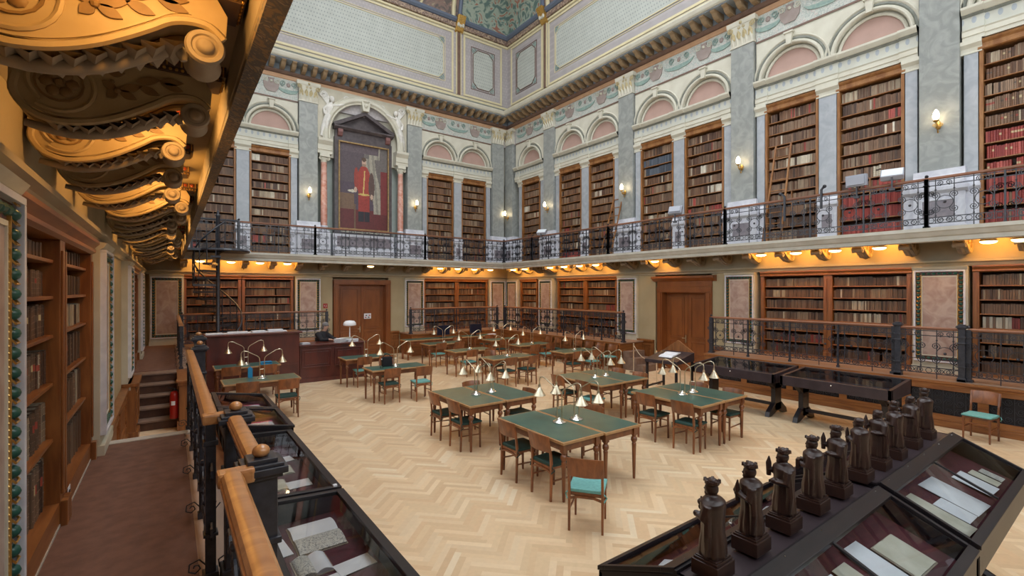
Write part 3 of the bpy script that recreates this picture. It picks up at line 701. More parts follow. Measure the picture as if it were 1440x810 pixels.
def arch_zone(w, s, W, cs, r, zb, ztop, pink=PINKP):
    """cream wall face with semicircular lunettes centred at cs, radius r"""
    sg = 1
    b = MB(); edges = [-W / 2] + [(cs[i] + cs[i + 1]) / 2 for i in range(len(cs) - 1)] + [W / 2]; n = 16
    for i, c in enumerate(cs):
        a, e = edges[i], edges[i + 1]; P = arc(c, zb, r, PI, 0, n)
        for j in range(n):
            (x0, z0), (x1, z1) = P[j], P[j + 1]
            u0 = a + (e - a) * j / n; u1 = a + (e - a) * (j + 1) / n
            b.add([(x0, .02, z0), (x1, .02, z1), (u1, .02, ztop), (u0, .02, ztop)], [(0, 1, 2, 3)], 0)
            b.add([(x0, .02, z0), (x1, .02, z1), (x1, -.14, z1), (x0, -.14, z0)], [(0, 1, 2, 3)], 0)
        b.add([(a, .02, zb), (c - r, .02, zb), (a, .02, ztop)], [(0, 1, 2)], 0); b.add([(e, .02, zb), (c + r, .02, zb), (e, .02, ztop)], [(0, 1, 2)], 0)
    o = b.build('wall_arched_face', CREAM, fix=False); loc, rz = wl(w, s); o.location = loc; o.rotation_euler[2] = rz; struct(o)
    for c in cs:
        t = thing('blind_lunette', 'x', 'arched niche', *wl(w, s))
        mid = MB(); P = arc(c, zb, r - .10, 0, PI, 18); mid.slab_xz([(x, z) for x, z in P], -.135, -.12); mid.build('salmon_panel', pink, t)
        mid = MB(); mid.tube([(x, .03, z) for x, z in arc(c, zb, r + .045, 0, PI, 22)], .045, 8); mid.tube([(x, .025, z) for x, z in arc(c, zb, r + .2, 0, PI, 22)], .028, 6); mid.build('archivolt', CREAM, t, smooth=True)
        mid = MB(); mid.tube([(x, .02, z) for x, z in arc(c, zb, r + .13, 0, PI, 22)], .035, 5, flat=.6); mid.build('dark_bead_moulding', DKGREY, t, smooth=True)
        mid = MB(); mid.tube([(x, -.09, z) for x, z in arc(c, zb, r - .07, 0, PI, 20)], .04, 6); mid.build('inner_moulding', CREAM, t, smooth=True)
        mid = MB(); mid.slab_xz([(c - .06, zb + r - .02), (c + .06, zb + r - .02), (c + .09, zb + r + .28), (c - .09, zb + r + .28)], 0, .12); mid.box(c - .12, c + .12, 0, .15, zb + r + .28, zb + r + .33); mid.build('keystone', CREAM, t, bevel=.006)
        sgn = {'B': 1, 'A': -1}[w]; yy = s + c * sgn
        t['label'] = LUN(w, yy); t['group'] = LUN(w, yy)
def LUN(w, s):
    if w == 'A': return 'salmon pink lunette on the back wall, %s the portrait' % ('left of' if s < 6 else 'right of')
    for i, (a, q) in enumerate(((2.8, 'at the picture edge'), (7.17, 'above the tall library ladder'), (11.54, 'above the bookcases over the side door'), (15.9, 'above the short library ladder'), (30, 'nearest the corner'))):
        if s < a: return 'salmon pink lunette on the right wall, ' + q
def crescents(b, x, z, s_, mi):
    for sg in (-1, 1):
        o = arc(x + sg * .36 * s_, z + .10 * s_, .22 * s_, -PI * (.95 if sg > 0 else .05), -PI * .45 if sg > 0 else -PI * .55, 8); i_ = arc(x + sg * .36 * s_, z + .16 * s_, .20 * s_, o and (-PI * .45 if sg > 0 else -PI * .55), -PI * (.95 if sg > 0 else .05), 8)
        b.slab_xz(o + i_, .02, .045, mi)
def frieze(w, s, W, cs, idx):
    t = struct(local('trim_painted_frieze', w, s, PAINTF, lambda b: b.box(-W / 2, W / 2, -.1, .02, 9.84, 10.60)))
    b = MB(); b.box(-W / 2, W / 2, 0, .045, 9.80, 9.85); b.build('frieze_lower_line', BROWNB, t)
    for c in cs:
        b = MB(); pr = [(-.27, 10.36), (-.24, 10.16), (-.13, 10.02), (.13, 10.02), (.24, 10.16), (.27, 10.36), (.12, 10.34), (.08, 10.42), (.10, 10.52), (-.10, 10.52), (-.08, 10.42), (-.12, 10.34)]
        b.slab_xz([(c + x, z) for x, z in pr], .02, .05); b.build('urn_ornament', URNP, t)
        b = MB()
        for sx in (-1, 1): b.tube([(x, .05, z) for x, z in spiral(c + sx * .20, 10.42, .10, .02, 0, sx * 3.4 * PI, 12)], .014, 4)
        b.ball((c, .06, 10.40), .05, 8); b.build('urn_highlight', CREAM, t)
    xs = []
    for c in cs: xs += [c - .62, c + .62]
    if len(cs) > 1: xs = [cs[0] - .58, 0, cs[1] + .58]
    for x in xs:
        b = MB(); k = .9 if x else 1.35
        b.slab_xz([(x + a * k * .42, 10.28 - .22 * math.sqrt(max(0, 1 - a * a))) for a in [i / 5 for i in range(-5, 6)]] + [(x + a * k * .42, 10.28 - .08 * math.sqrt(max(0, 1 - a * a))) for a in [i / 5 for i in range(4, -5, -1)]], .02, .045)
        for sx in (-1, 1): b.tube([(xx, .04, z) for xx, z in spiral(x + sx * .2 * k, 10.42, .11, .02, -PI / 2, -PI / 2 + sx * 3 * PI, 12)], .02, 4)
        b.build('leaf_ornament', LEAFP, t)
        b = MB(); b.ball((x, .03, 10.38), .07, 8, q=(1, .4, 1.2)); b.build('medallion', URNP, t)
for i, (w, s, W) in enumerate(spans):
    cs = [-.91, .91] if W > 3 else [0.0]
    ENT[i] = struct(local('trim_entablature', w, s, [CREAM, PALM, DKGREY], lambda b: entab(b, W)))
    arch_zone(w, s, W, cs, .76, 8.66, 9.84); frieze(w, s, W, cs, i)
# big arch bay with the portrait on the back wall
CX = 6.46
def big_face(b):
    r = 1.44; zb = 8.86; n = 24; W = 3.66; P = arc(0, zb, r, PI, 0, n)
    for j in range(n):
        (x0, z0), (x1, z1) = P[j], P[j + 1]; u0 = -W / 2 + W * j / n; u1 = -W / 2 + W * (j + 1) / n
        b.add([(x0, .06, z0), (x1, .06, z1), (u1, .06, 10.62), (u0, .06, 10.62)], [(0, 1, 2, 3)]); b.add([(x0, .06, z0), (x1, .06, z1), (x1, -.34, z1), (x0, -.34, z0)], [(0, 1, 2, 3)])
    for sx in (-1, 1): b.add([(sx * W / 2, .06, zb), (sx * r, .06, zb), (sx * W / 2, .06, 10.62)], [(0, 1, 2)]); b.box(*sorted((sx * r, sx * W / 2)), -.34, .06, 8.62, zb)
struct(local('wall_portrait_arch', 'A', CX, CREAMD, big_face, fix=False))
struct(local('wall_portrait_niche', 'A', CX, mat('pale_sage_niche', (.36, .42, .38), (.42, .47, .43), .5, scale=3), lambda b: b.box(-1.83, 1.83, -.37, -.345, 3.97, 10.6)))
t = thing('portrait_arch', 'wide cream arch with carved keystone framing the portrait on the back wall', 'arch', *wl('A', CX))
b = MB(); P = [(x, .12, z) for x, z in [(1.55, 8.62)] + arc(0, 8.86, 1.55, 0, PI, 34) + [(-1.55, 8.62)]]; b.tube(P, .12, 8, flat=.9); b.tube([(x * .91, .14, 8.86 + (z - 8.86) * .91) for x, y, z in P], .035, 6); b.tube([(x * 1.09, .10, 8.86 + (z - 8.86) * 1.09) for x, y, z in P[1:-1]], .035, 6); b.build('archivolt', CREAM, t, smooth=True)
b = MB(); b.slab_xz([(-.12, 9.98), (.12, 9.98), (.18, 10.36), (-.18, 10.36)], 0, .26); b.ball((0, .24, 10.2), .10, 8); b.ball((0, .22, 10.36), .12, 8, q=(1.4, .8, .5)); b.build('keystone', CREAM, t, smooth=True)
for sx in (-1, 1):
    b = MB(); b.prism_x([(-.34, 8.02), (.16, 8.02), (.16, 8.14), (.19, 8.17), (.17, 8.19), (.17, 8.36), (.20, 8.40), (.27, 8.50), (.27, 8.60), (-.34, 8.62)], sx * 1.58 - .27, sx * 1.58 + .27); b.build('impost_block', CREAM, t)
for sx, q in ((-1, 'left'), (1, 'right')):
    c = thing('red_marble_column', 'slender red marble column with ionic capital %s of the portrait' % q, 'column', *wl('A', CX - sx * -1.58))
    b = MB(); b.lathe([(.15, 5.02), (.15, 5.06), (.14, 5.08), (.165, 5.11), (.15, 5.15), (.13, 5.17), (.14, 5.20), (.125, 5.23)], 0, -.02, 20); b.box(-.17, .17, -.19, .15, 4.95, 5.02); b.box(-.2, .2, -.34, .18, 3.97, 4.95); b.frame(-.13, .13, 4.3, 4.75, .02, .17, .195); b.build('base', WHITEM, c, smooth=True)
    b = MB(); b.lathe([(.125, 5.23), (.125, 6.2), (.105, 7.72)], 0, -.02, 20); b.build('shaft', REDM, c, smooth=True)
    b = MB(); b.lathe([(.105, 7.70), (.125, 7.73), (.12, 7.78), (.15, 7.84), (.15, 7.88)], 0, -.02, 16)
    for s2 in (-1, 1): b.tube([(x, .10, z) for x, z in spiral(s2 * .13, 7.84, .075, .012, PI / 2, PI / 2 - s2 * 4 * PI, 20)], .016, 5); b.lathe([(.05, 0), (.05, .22)], 0, 0, 8) if False else None
    b.box(-.18, .18, -.2, .16, 7.90, 8.02); b.build('capital', CREAM, c, smooth=True)
# spandrel figures in white relief
def relief_figure(sx):
    t = thing('relief_angel', 'white plaster winged figure leaning on the arch, %s of the portrait keystone' % ('left' if sx > 0 else 'right'), 'relief sculpture', *wl('A', CX))
    b = MB(); X = lambda x: x * sx
    b.ball((X(1.30), .16, 10.18), .10, 10, q=(.9, .9, 1.15)); b.ball((X(1.32), .13, 10.22), .11, 10, q=(1, .8, 1))
    b.tube([(X(1.34), .13, 10.05), (X(1.40), .13, 9.85), (X(1.42), .12, 9.6), (X(1.50), .12, 9.35), (X(1.6), .1, 9.0), (X(1.68), .08, 8.7)], [.07, .14, .12, .16, .14, .07], 10, flat=.7)
    b.tube([(X(1.42), .16, 9.55), (X(1.52), .18, 9.25), (X(1.55), .14, 8.95), (X(1.62), .12, 8.75)], [.09, .10, .075, .05], 8)
    b.tube([(X(1.30), .16, 9.95), (X(1.08), .20, 9.98), (X(.88), .18, 10.08), (X(.74), .15, 10.16)], [.06, .05, .04, .03], 8)
    b.tube([(X(1.46), .14, 9.95), (X(1.62), .12, 9.78), (X(1.6), .16, 9.55)], [.06, .05, .04], 8)
    o = b.build('figure', SUITC, t, smooth=True); mo = o.modifiers.new('r', 'REMESH'); mo.mode = 'VOXEL'; mo.voxel_size = .02; mo.use_smooth_shade = True
    b = MB()
    for k in range(6): a = .9 + k * .16; b.tube([(X(1.45), .08, 9.95), (X(1.45 + .28 * math.cos(a)), .08, 9.95 + .30 * math.sin(a)), (X(1.45 + .36 * math.cos(a - .25)), .07, 9.95 + .50 * math.sin(a - .1))], [.02, .035, .012], 5)
    b.build('wing', SUITC, t, smooth=True)
    b = MB(); b.tube([(x, .10, z) for x, z in spiral(X(.72), 10.32, .14, .03, 0, sx * 4 * PI, 24)], .026, 6); b.tube([(x, .10, z) for x, z in spiral(X(.42), 10.42, .10, .03, 0, -sx * 3 * PI, 18)], .022, 6); b.tube([(x, .10, z) for x, z in spiral(X(1.62), 10.36, .14, .03, 0, -sx * 4 * PI, 24)], .026, 6)
    b.build('scroll_leaf', SUITC, t, smooth=True)
relief_figure(1); relief_figure(-1)
# aedicule frame and portrait
t = thing('marble_aedicule', 'dark marble pedimented frame around the large portrait', 'picture frame', *wl('A', CX))
b = MB(); b.frame(-1.18, 1.18, 4.95, 8.84, .16, -.3, .02); b.frame(-1.03, 1.03, 5.12, 8.70, .05, .02, .06); b.build('surround', mat('dark_plum_marble', (.065, .052, .055), (.11, .09, .092), .35, scale=5, detail=6), t, bevel=.01)
PL = MATS['dark_plum_marble']
b = MB(); b.box(-1.15, 1.15, -.3, .0, 8.84, 9.12); b.prism_x([(-.3, 9.12), (.08, 9.12), (.16, 9.20), (.16, 9.26), (-.3, 9.26)], -1.22, 1.22); b.build('entablature', PL, t)
b = MB(); b.slab_xz([(-1.2, 9.26), (1.2, 9.26), (0, 9.84)], -.3, -.06)
for sx in (-1, 1): b.slab_xz([(sx * 1.24, 9.26), (sx * 1.24, 9.34), (0, 9.98), (0, 9.84), (sx * 1.02, 9.29)], -.3, .16)
b.build('pediment', PL, t)
for sx in (-1, 1): b = MB(); b.slab_yz([(.0, 8.84), (.08, 8.88), (.14, 9.0), (.14, 9.12), (.0, 9.12)], sx * .98 - .09, sx * .98 + .09); b.build('console', mat('red_brown_console', (.22, .10, .09), rough=.5), t)
b = MB(); b.box(-1.25, 1.25, -.34, .12, 3.97, 4.35); b.box(-1.25, 1.25, -.3, .06, 4.35, 4.95); b.build('pedestal', WHITEM, t)
b = MB(); b.box(-1.1, 1.1, .06, .075, 4.45, 4.85); b.build('inlaid_panel', DARKM, t)
def painting():
    b = MB(); nx, nz = 96, 160; W, H = 2.04, 3.5; r = random.Random(5)
    def col(u, v):  # u 0..1 left to right as seen, v 0..1 up
        c = (.085, .06, .08)
        if v > .55: c = (.10, .075, .085) if u < .5 else (.15, .13, .12)
        if v < .24: c = (.12, .022, .022)
        cur = .60 + .10 * math.sin(v * 5 + .4) + (.1 if v > .85 else 0)
        if u > cur and u < cur + .22 and v > .2: c = (.36, .33, .26) if math.sin(u * 60 + v * 9) > -.2 else (.24, .22, .18)
        if u > .84 and .2 < v < .72: c = (.18, .03, .03)
        if u < .30 and .24 < v < .42: c = (.17, .10, .06)
        if .30 < u < .33 and v < .3: c = (.15, .09, .05)
        if v > .9 and u < .8: c = (.12, .09, .10)
        def ell(cu, cv, ru, rv): return ((u - cu) / ru) ** 2 + ((v - cv) / rv) ** 2 < 1
        if abs(u - .44) < .055 and .10 < v < .25: c = (.02, .018, .025)
        if abs(u - .56) < .05 and .10 < v < .25: c = (.02, .018, .025)
        if (abs(u - .445) < .06 or abs(u - .55) < .06) and .22 < v < .44: c = (.30, .04, .03)
        if ell(.50, .56, .14, .20): c = (.34, .05, .035)
        if ell(.655, .52, .06, .17): c = (.10, .06, .05)
        if ell(.345, .60, .045, .13): c = (.30, .05, .035)
        if ell(.27, .45, .09, .016): c = (.60, .56, .44)
        if ell(.33, .47, .03, .03) or ell(.66, .40, .03, .03): c = (.55, .38, .28)
        if abs(u - .5 - .10 * (v - .55)) < .012 and .42 < v < .70: c = (.60, .42, .14)
        if ell(.50, .42, .12, .012): c = (.55, .40, .12)
        if ell(.5, .795, .045, .048): c = (.52, .34, .25)
        if ell(.5, .832, .048, .025): c = (.10, .06, .04)
        if ell(.5, .765, .04, .018): c = (.30, .20, .14)
        k = r.uniform(.85, 1.15); return tuple(x * k for x in c)
    for i in range(nx):
        for j in range(nz):
            x0, x1 = W / 2 - W * i / nx, W / 2 - W * (i + 1) / nx; z0, z1 = 5.16 + H * j / nz, 5.16 + H * (j + 1) / nz
            b.add([(x0, -.02, z0), (x1, -.02, z0), (x1, -.02, z1), (x0, -.02, z1)], [(0, 1, 2, 3)], 0, col((i + .5) / nx, (j + .5) / nz))
    return b.build('canvas', CANVAS, fix=False)
t = thing('oil_portrait', 'large oil painting of a standing figure in a red uniform coat', 'painting', *wl('A', CX))
o = painting(); o.parent = t
b = MB(); b.frame(-1.04, 1.04, 5.14, 8.68, .055, -.03, .07); b.build('gilt_frame', mat('old_dull_gilt', (.26, .16, .07), (.42, .28, .11), .45, metal=.4, scale=12), t, bevel=.01)
b = MB(); b.box(-1.0, 1.0, .2, .24, 5.02, 5.05); 
for k in range(6): b.box(-.78 + k * .3, -.74 + k * .3, .16, .3, 5.0, 5.10)
tag(b.build('picture_spotlight', CREAM), 'row of small cream spotlights under the portrait', 'spotlight').matrix_world = wm('A', CX)

# ------------------------------------------------------------------ main cornice, attic, vault
struct(sweep(P0[1:], [(.0, 10.56), (.03, 10.60), (.05, 10.60), (.05, 10.74), (.0, 10.74)], 'trim_terracotta_band', ORANGEB))
struct(sweep(P0[1:], [(0, 10.74), (.10, 10.76), (.16, 10.82), (.16, 10.86), (.0, 10.86)], 'trim_brown_moulding', BROWNB))
struct(sweep(P0[1:], [(0, 10.86), (.06, 10.86), (.06, 11.12), (.0, 11.12)], 'trim_modillion_ground', BLUEG))
struct(sweep(P0[1:], [(0, 11.10), (.62, 11.10), (.62, 11.14), (.0, 11.14)], 'trim_cornice_soffit', BLUEG))
struct(sweep(P0[1:], [(.0, 11.14), (.66, 11.14), (.70, 11.18), (.74, 11.27), (.74, 11.31), (.0, 11.31)], 'trim_cornice_edge', CREAM))
struct(sweep(P0[1:], [(.0, 11.31), (.60, 11.31), (.40, 11.48), (.22, 11.62), (.0, 11.62)], 'trim_cornice_ledge', DKGREY))
struct(sweep(P0[1:], [(.0, 11.62), (.14, 11.62), (.14, 11.74), (.05, 11.80), (.0, 11.80)], 'trim_attic_base', YELLOWL))
b = MB(); b.box(-.075, .075, .0, .14, 10.88, 11.11); b.slab_yz([(.14, 10.88), (.34, 10.90), (.44, 10.95), (.50, 11.03), (.60, 11.06), (.60, 11.11), (.14, 11.11)], -.075, .075)
md = b.build('modillion', MODIL, bevel=.008); first = True
cr = struct(sweep(P0[1:], [(.0, 10.855), (.07, 10.855), (.07, 10.875), (0, 10.875)], 'trim_cornice_bead', BROWNB))
for w, a, c in (('A', -.3, 13.4), ('B', .9, 18.7)):
    k = a
    while k < c:
        o = md if first else md.copy()
        if not first: COL.objects.link(o)
        first = False; loc, rz = wl(w, k); o.location = loc; o.rotation_euler[2] = rz; o.parent = cr; k += .365
def attic_panel(w, s0, s1, lab):
    c = (s0 + s1) / 2; W = s1 - s0; t = thing('attic_wall_panel', lab, 'wall panel', *wl(w, c)); z0, z1 = 11.86, 14.72
    b = MB(); b.frame(-W / 2, W / 2, z0, z1, .09, 0, .035); b.build('outer_moulding', YELLOWL, t, bevel=.008)
    e = .52; x = W / 2 - e; k = .26
    pts = [(-x + k, z0 + e), (x - k, z0 + e), (x, z0 + e + k), (x, z1 - e - k), (x - k, z1 - e), (-x + k, z1 - e), (-x, z1 - e - k), (-x, z0 + e + k)]
    b = MB(); b.slab_xz(pts, 0, .014); b.build('patterned_field', WPAPER, t)
    b = MB(); b.tube([(p[0], .02, p[1]) for p in pts + pts[:1]], .022, 4); b.frame(-x - .10, x + .10, z0 + e - .10, z1 - e + .10, .02, 0, .02); b.build('inner_line', YELLOWL if W > 4 else BROWNB, t)
    for sx in (-1, 1):
        for zz in (z0 + e + .07, z1 - e - .07):
            b = MB(); b.tube([(sx * (x - .07) + .11 * math.cos(a), .015, zz + .11 * math.sin(a)) for a in [i * PI / 6 for i in range(13)]], .02, 4); b.ball((sx * (x - .07), .01, zz), .06, 8, q=(1, .4, 1)); b.build('corner_rosette', LEAFP, t)
attic_panel('A', 11.16, 13.35, 'small octagonal attic panel on the back wall next to the corner')
attic_panel('A', 1.95, 10.62, 'long patterned attic panel high on the back wall above the portrait')
attic_panel('B', 16.45, 18.9, 'small octagonal attic panel on the right wall next to the corner')
attic_panel('B', 3.2, 16.05, 'long patterned attic panel high on the right wall')
for w, s in (('A', 10.89), ('B', 16.25)):
    struct(local('trim_attic_pilaster', w, s, [BROWNB, YELLOWL], lambda b: (b.box(-.09, .09, 0, .05, 11.84, 14.78, 0), b.box(-.13, -.09, 0, .06, 11.84, 14.78, 1), b.box(.09, .13, 0, .06, 11.84, 14.78, 1))))
    t = thing('cornice_console', 'gilded carved console under the vault rib on the %s' % WN[w], 'console', *wl(w, s))
    b = MB(); b.slab_yz([(0, 14.7), (.12, 14.75), (.3, 15.1), (.42, 15.36), (0, 15.36)], -.2, .2); b.build('block', GOLD, t, bevel=.02)
    b = MB(); [b.ball((x, .2 + .03 * abs(x) * 10, 14.98), .09, 8, q=(.8, .7, 1.2)) for x in (-.12, 0, .12)]; b.build('carved_leaf', CREAM, t, smooth=True)
struct(sweep(P0[1:], [(0, 14.76), (.06, 14.78), (.06, 14.86), (0, 14.88)], 'trim_attic_top_line', YELLOWL))
struct(sweep(P0[1:], [(0, 14.88), (.12, 14.90), (.12, 15.10), (.0, 15.10)], 'trim_vault_band', SPOTR))
struct(sweep(P0[1:], [(0, 15.10), (.16, 15.12), (.24, 15.20), (.24, 15.30), (.0, 15.30)], 'trim_vault_blue_line', mat('slate_blue_paint', (.13, .16, .22), rough=.6)))
SL = MATS['slate_blue_paint']
def cove():
    N = 12; ins = lambda k: .12 + 3.6 * (1 - math.cos(PI / 2 * k / N)); zz = lambda k: 15.30 + 3.2 * math.sin(PI / 2 * k / N)
    b = MB(); XA, YB = 10.89, 16.25
    for k in range(N):
        i0, i1, z0, z1 = ins(k), ins(k + 1), zz(k), zz(k + 1)
        def strip(axis, a0, a1, mi):
            # axis 'A': along x at y=AY-i ; corner end clipped at BX-i
            if axis == 'A':
                f = lambda a, i: (min(max(a, -1.0 + i), BX - i), AY - i)
            elif axis == 'B': f = lambda a, i: (BX - i, min(max(a, SY + i), AY - i))
            elif axis == 'L': f = lambda a, i: (-1.0 + i, min(max(a, SY + i), AY - i))
            else: f = lambda a, i: (min(max(a, -1.0 + i), BX - i), SY + i)
            b.add([(*f(a0, i0), z0), (*f(a1, i0), z0), (*f(a1, i1), z1), (*f(a0, i1), z1)], [(0, 1, 2, 3)], mi)
        for ax, cuts in (('A', [-9, XA, 99]), ('B', [-99, YB, 99]), ('L', [-99, 99]), ('F', [-99, 99])):
            for q in range(len(cuts) - 1): strip(ax, cuts[q], cuts[q + 1], 0 if q == len(cuts) - 2 and ax in 'AB' else 1)
    o = struct(b.build('ceiling_vault', [PAINTT, PAINTB], smooth=True, fix=False))
    for ax, a in (('A', XA - .35), ('A', XA + .0), ('B', YB), ('B', YB - .35)):
        pts = []
        for k in range(N + 1):
            i = ins(k)
            if ax == 'A' and a > BX - i: break
            pts.append((a, AY - i - .03, zz(k)) if ax == 'A' else (BX - i - .03, a, zz(k)))
        c = MB(); c.tube(pts, .10, 6); c.build('vault_rib', YELLOWL if a in (XA - .35, YB - .35) else SL, o, smooth=True)
    for j in range(5):
        for ax in 'AB':
            a = 8.9 - j * 1.9 if ax == 'A' else 14.2 - j * 2.2
            pts = []
            for k in range(7):
                i = ins(k); q = a + .75 * math.sin(PI * k / 12); pts.append((q, AY - i - .02, zz(k)) if ax == 'A' else (BX - i - .02, q, zz(k)))
            c = MB(); c.tube(pts, .05, 5); c.build('vault_arch_line', YELLOWL, o, smooth=True)
    e = ins(N); x0, x1, y0, y1 = -1.0 + e, BX - e, SY + e, AY - e; z = zz(N)
    b = MB(); g = .5; b.box(x0, x1, y0, y0 + g, z, z + .1); b.box(x0, x1, y1 - g, y1, z, z + .1); b.box(x0, x0 + g, y0 + g, y1 - g, z, z + .1); b.box(x1 - g, x1, y0 + g, y1 - g, z, z + .1)
    struct(b.build('ceiling', OLIVE))
    b = MB(); b.box(x0 + g, x1 - g, y0 + g, y1 - g, z + .05, z + .08); w = struct(b.build('window_10', DAY))
    b = MB(); n = 8
    for k in range(1, n): yy = y0 + g + (y1 - y0 - 2 * g) * k / n; b.box(x0 + g, x1 - g, yy - .04, yy + .04, z - .02, z + .04)
    for k in range(1, 4): xx = x0 + g + (x1 - x0 - 2 * g) * k / 4; b.box(xx - .04, xx + .04, y0 + g, y1 - g, z - .02, z + .04)
    b.build('window_frame', CREAM, w); return (x0 + g, x1 - g, y0 + g, y1 - g, z)
SKY = cove()

# ------------------------------------------------------------------ lower wall panels, doors
def marble_panel(w=.92):
    t = thing('framed_marble_panel', 'x', 'wall panel'); z0, z1 = 1.12, 3.14
    b = MB(); b.box(-w / 2, w / 2, -.36, .09, .9, 3.22); b.box(-w / 2 - .01, w / 2 + .01, -.3, .13, .9, 1.02); b.prism_x([(.09, 3.14), (.12, 3.16), (.15, 3.21), (.09, 3.22)], -w / 2, w / 2); b.build('pier', CREAMD, t)
    x = w / 2 - .03
    b = MB(); b.frame(-x, x, z0, z1, .035, .085, .142); b.build('outer_frame', WHITEM, t, bevel=.004)
    b = MB(); b.frame(-x + .035, x - .035, z0 + .035, z1 - .035, .085, .085, .10); b.build('border', mat('dark_red_brown_border', (.10, .035, .03), rough=.4), t)
    b = MB(); xx = x - .078; n = 21
    for i in range(n):
        z = z0 + .09 + (z1 - z0 - .18) * i / (n - 1)
        for sx in (-1, 1): b.ball((sx * xx, .10, z), .03, 12, q=(1.0, 1.3, 1.1))
    m = 8
    for i in range(1, m):
        xq = -xx + 2 * xx * i / m
        for z in (z0 + .078, z1 - .078): b.ball((xq, .10, z), .03, 8, q=(1.25, 1.15, .95))
    b.build('egg_moulding', EGGG, t, smooth=True)
    b = MB()
    for i in range(n + 1):
        z = z0 + .09 + (z1 - z0 - .18) * (i - .5) / (n - 1)
        for sx in (-1, 1): b.tube([(sx * (xx - .036), .104, z + .03), (sx * (xx - .03), .125, z), (sx * (xx + .03), .125, z), (sx * (xx + .036), .104, z + .03)], .006, 4)
    for sx in (-1, 1): b.box(sx * (xx - .05) - .006, sx * (xx - .05) + .006, .1, .115, z0 + .1, z1 - .1)
    b.build('gilt_dart', GOLD, t)
    b = MB(); b.frame(-x + .125, x - .125, z0 + .125, z1 - .125, .025, .085, .106); b.build('inner_frame', CREAM, t); b = MB(); [b.ball((sx * (x - .128), .10, z0 + .14 + k * .032), .013, 6) for sx in (-1, 1) for k in range(55)]; b.build('gilt_bead_row', GOLD, t)
    b = MB(); b.box(-x + .15, x - .15, .085, .097, z0 + .15, z1 - .15); b.build('marble_slab', PINKM, t)
    return sub(t, 'border', 'egg_moulding', 'gilt_dart')
MPn = Proto(marble_panel())
for w, s, q in (('L', 2.78, 'framed marble panel in the aisle nearest the camera, green egg moulding'), ('L', 7.17, 'framed marble panel in the aisle just before the steps'), ('L', 11.3, 'framed marble panel beside the foot of the aisle steps'), ('L', 15.9, 'framed marble panel at the far end of the aisle wall'),
                ('B', 2.80, 'framed pink marble panel nearest on the right wall'), ('B', 7.27, 'framed pink marble panel right of the side door'), ('B', 11.5, 'framed pink marble panel left of the side door'), ('B', 16.15, 'framed marble panel between lower bookcases near the corner, right wall'), ('B', 18.72, 'framed marble panel in the corner on the right wall'),
                ('A', -.08, 'framed marble panel closing the end of the aisle'), ('A', 4.28, 'framed pink marble panel left of the double door with the notice'), ('A', 8.65, 'framed pink marble panel right of the double door with the notice'), ('A', 13.05, 'framed marble panel in the corner on the back wall')):
    loc, rz = wl(w, s); MPn.put(loc, rz, q)
b = MB(); b.box(-.5, .5, 0, .2, 0, .96); b.box(-.54, .54, 0, .25, .96, 1.02); b.box(-.54, .54, 0, .24, 0, .14); b.frame(-.36, .36, .26, .82, .04, .2, .22); o = b.build('oak_pier', WOOD, bevel=.006); tag(o, 'oak-clad pier under the marble panel at the foot of the aisle steps', 'pier'); o.matrix_world = wm('L', 11.35)
# plain wall between panels and doors
for nm, w, a, c in (('wall_right', 'B', 7.73, 8.2), ('wall_right', 'B', 10.3, 11.04), ('wall_back', 'A', 4.74, 5.2), ('wall_back', 'A', 7.5, 8.19), ('wall_left', 'L', 7.63, 10.84)):
    wall_block(nm, w, a, c, -.36, 0, 0, 3.22, BEIGE)
wall_block('wall_right', 'B', 8.2, 10.3, -.36, -.3, 0, 3.22, BEIGE)
wall_block('wall_back', 'A', 5.2, 7.5, -.36, -.3, 0, 3.22, BEIGE)
def wains(w, a, c):
    W = c - a; t = thing('oak_wainscot', 'panelled oak wainscot below the beige wall beside the %s door' % {'A': 'back wall', 'B': 'right wall', 'L': 'aisle'}[w], 'wainscot', *wl(w, (a + c) / 2), group='wainscot pieces by the %s door' % w)
    b = MB(); b.box(-W / 2, W / 2, 0, .06, 0, .9); b.box(-W / 2, W / 2, 0, .10, 0, .16); b.prism_x([(.0, .86), (.08, .86), (.11, .91), (.11, .96), (0, .96)], -W / 2, W / 2); b.build('board', WOOD, t)
    b = MB(); b.frame(-W / 2 + .08, W / 2 - .08, .24, .8, .04, .06, .085); b.frame(-W / 2 + .16, W / 2 - .16, .32, .72, .015, .06, .075); b.build('panel_moulding', WOODH, t)
for a in (('B', 7.62, 8.15), ('B', 10.35, 11.0), ('B', 11.0, 11.9), ('A', 4.74, 5.16), ('A', 7.55, 7.95), ('L', 7.62, 9.3), ('L', 9.3, 10.85)): wains(*a)
DN = [0]
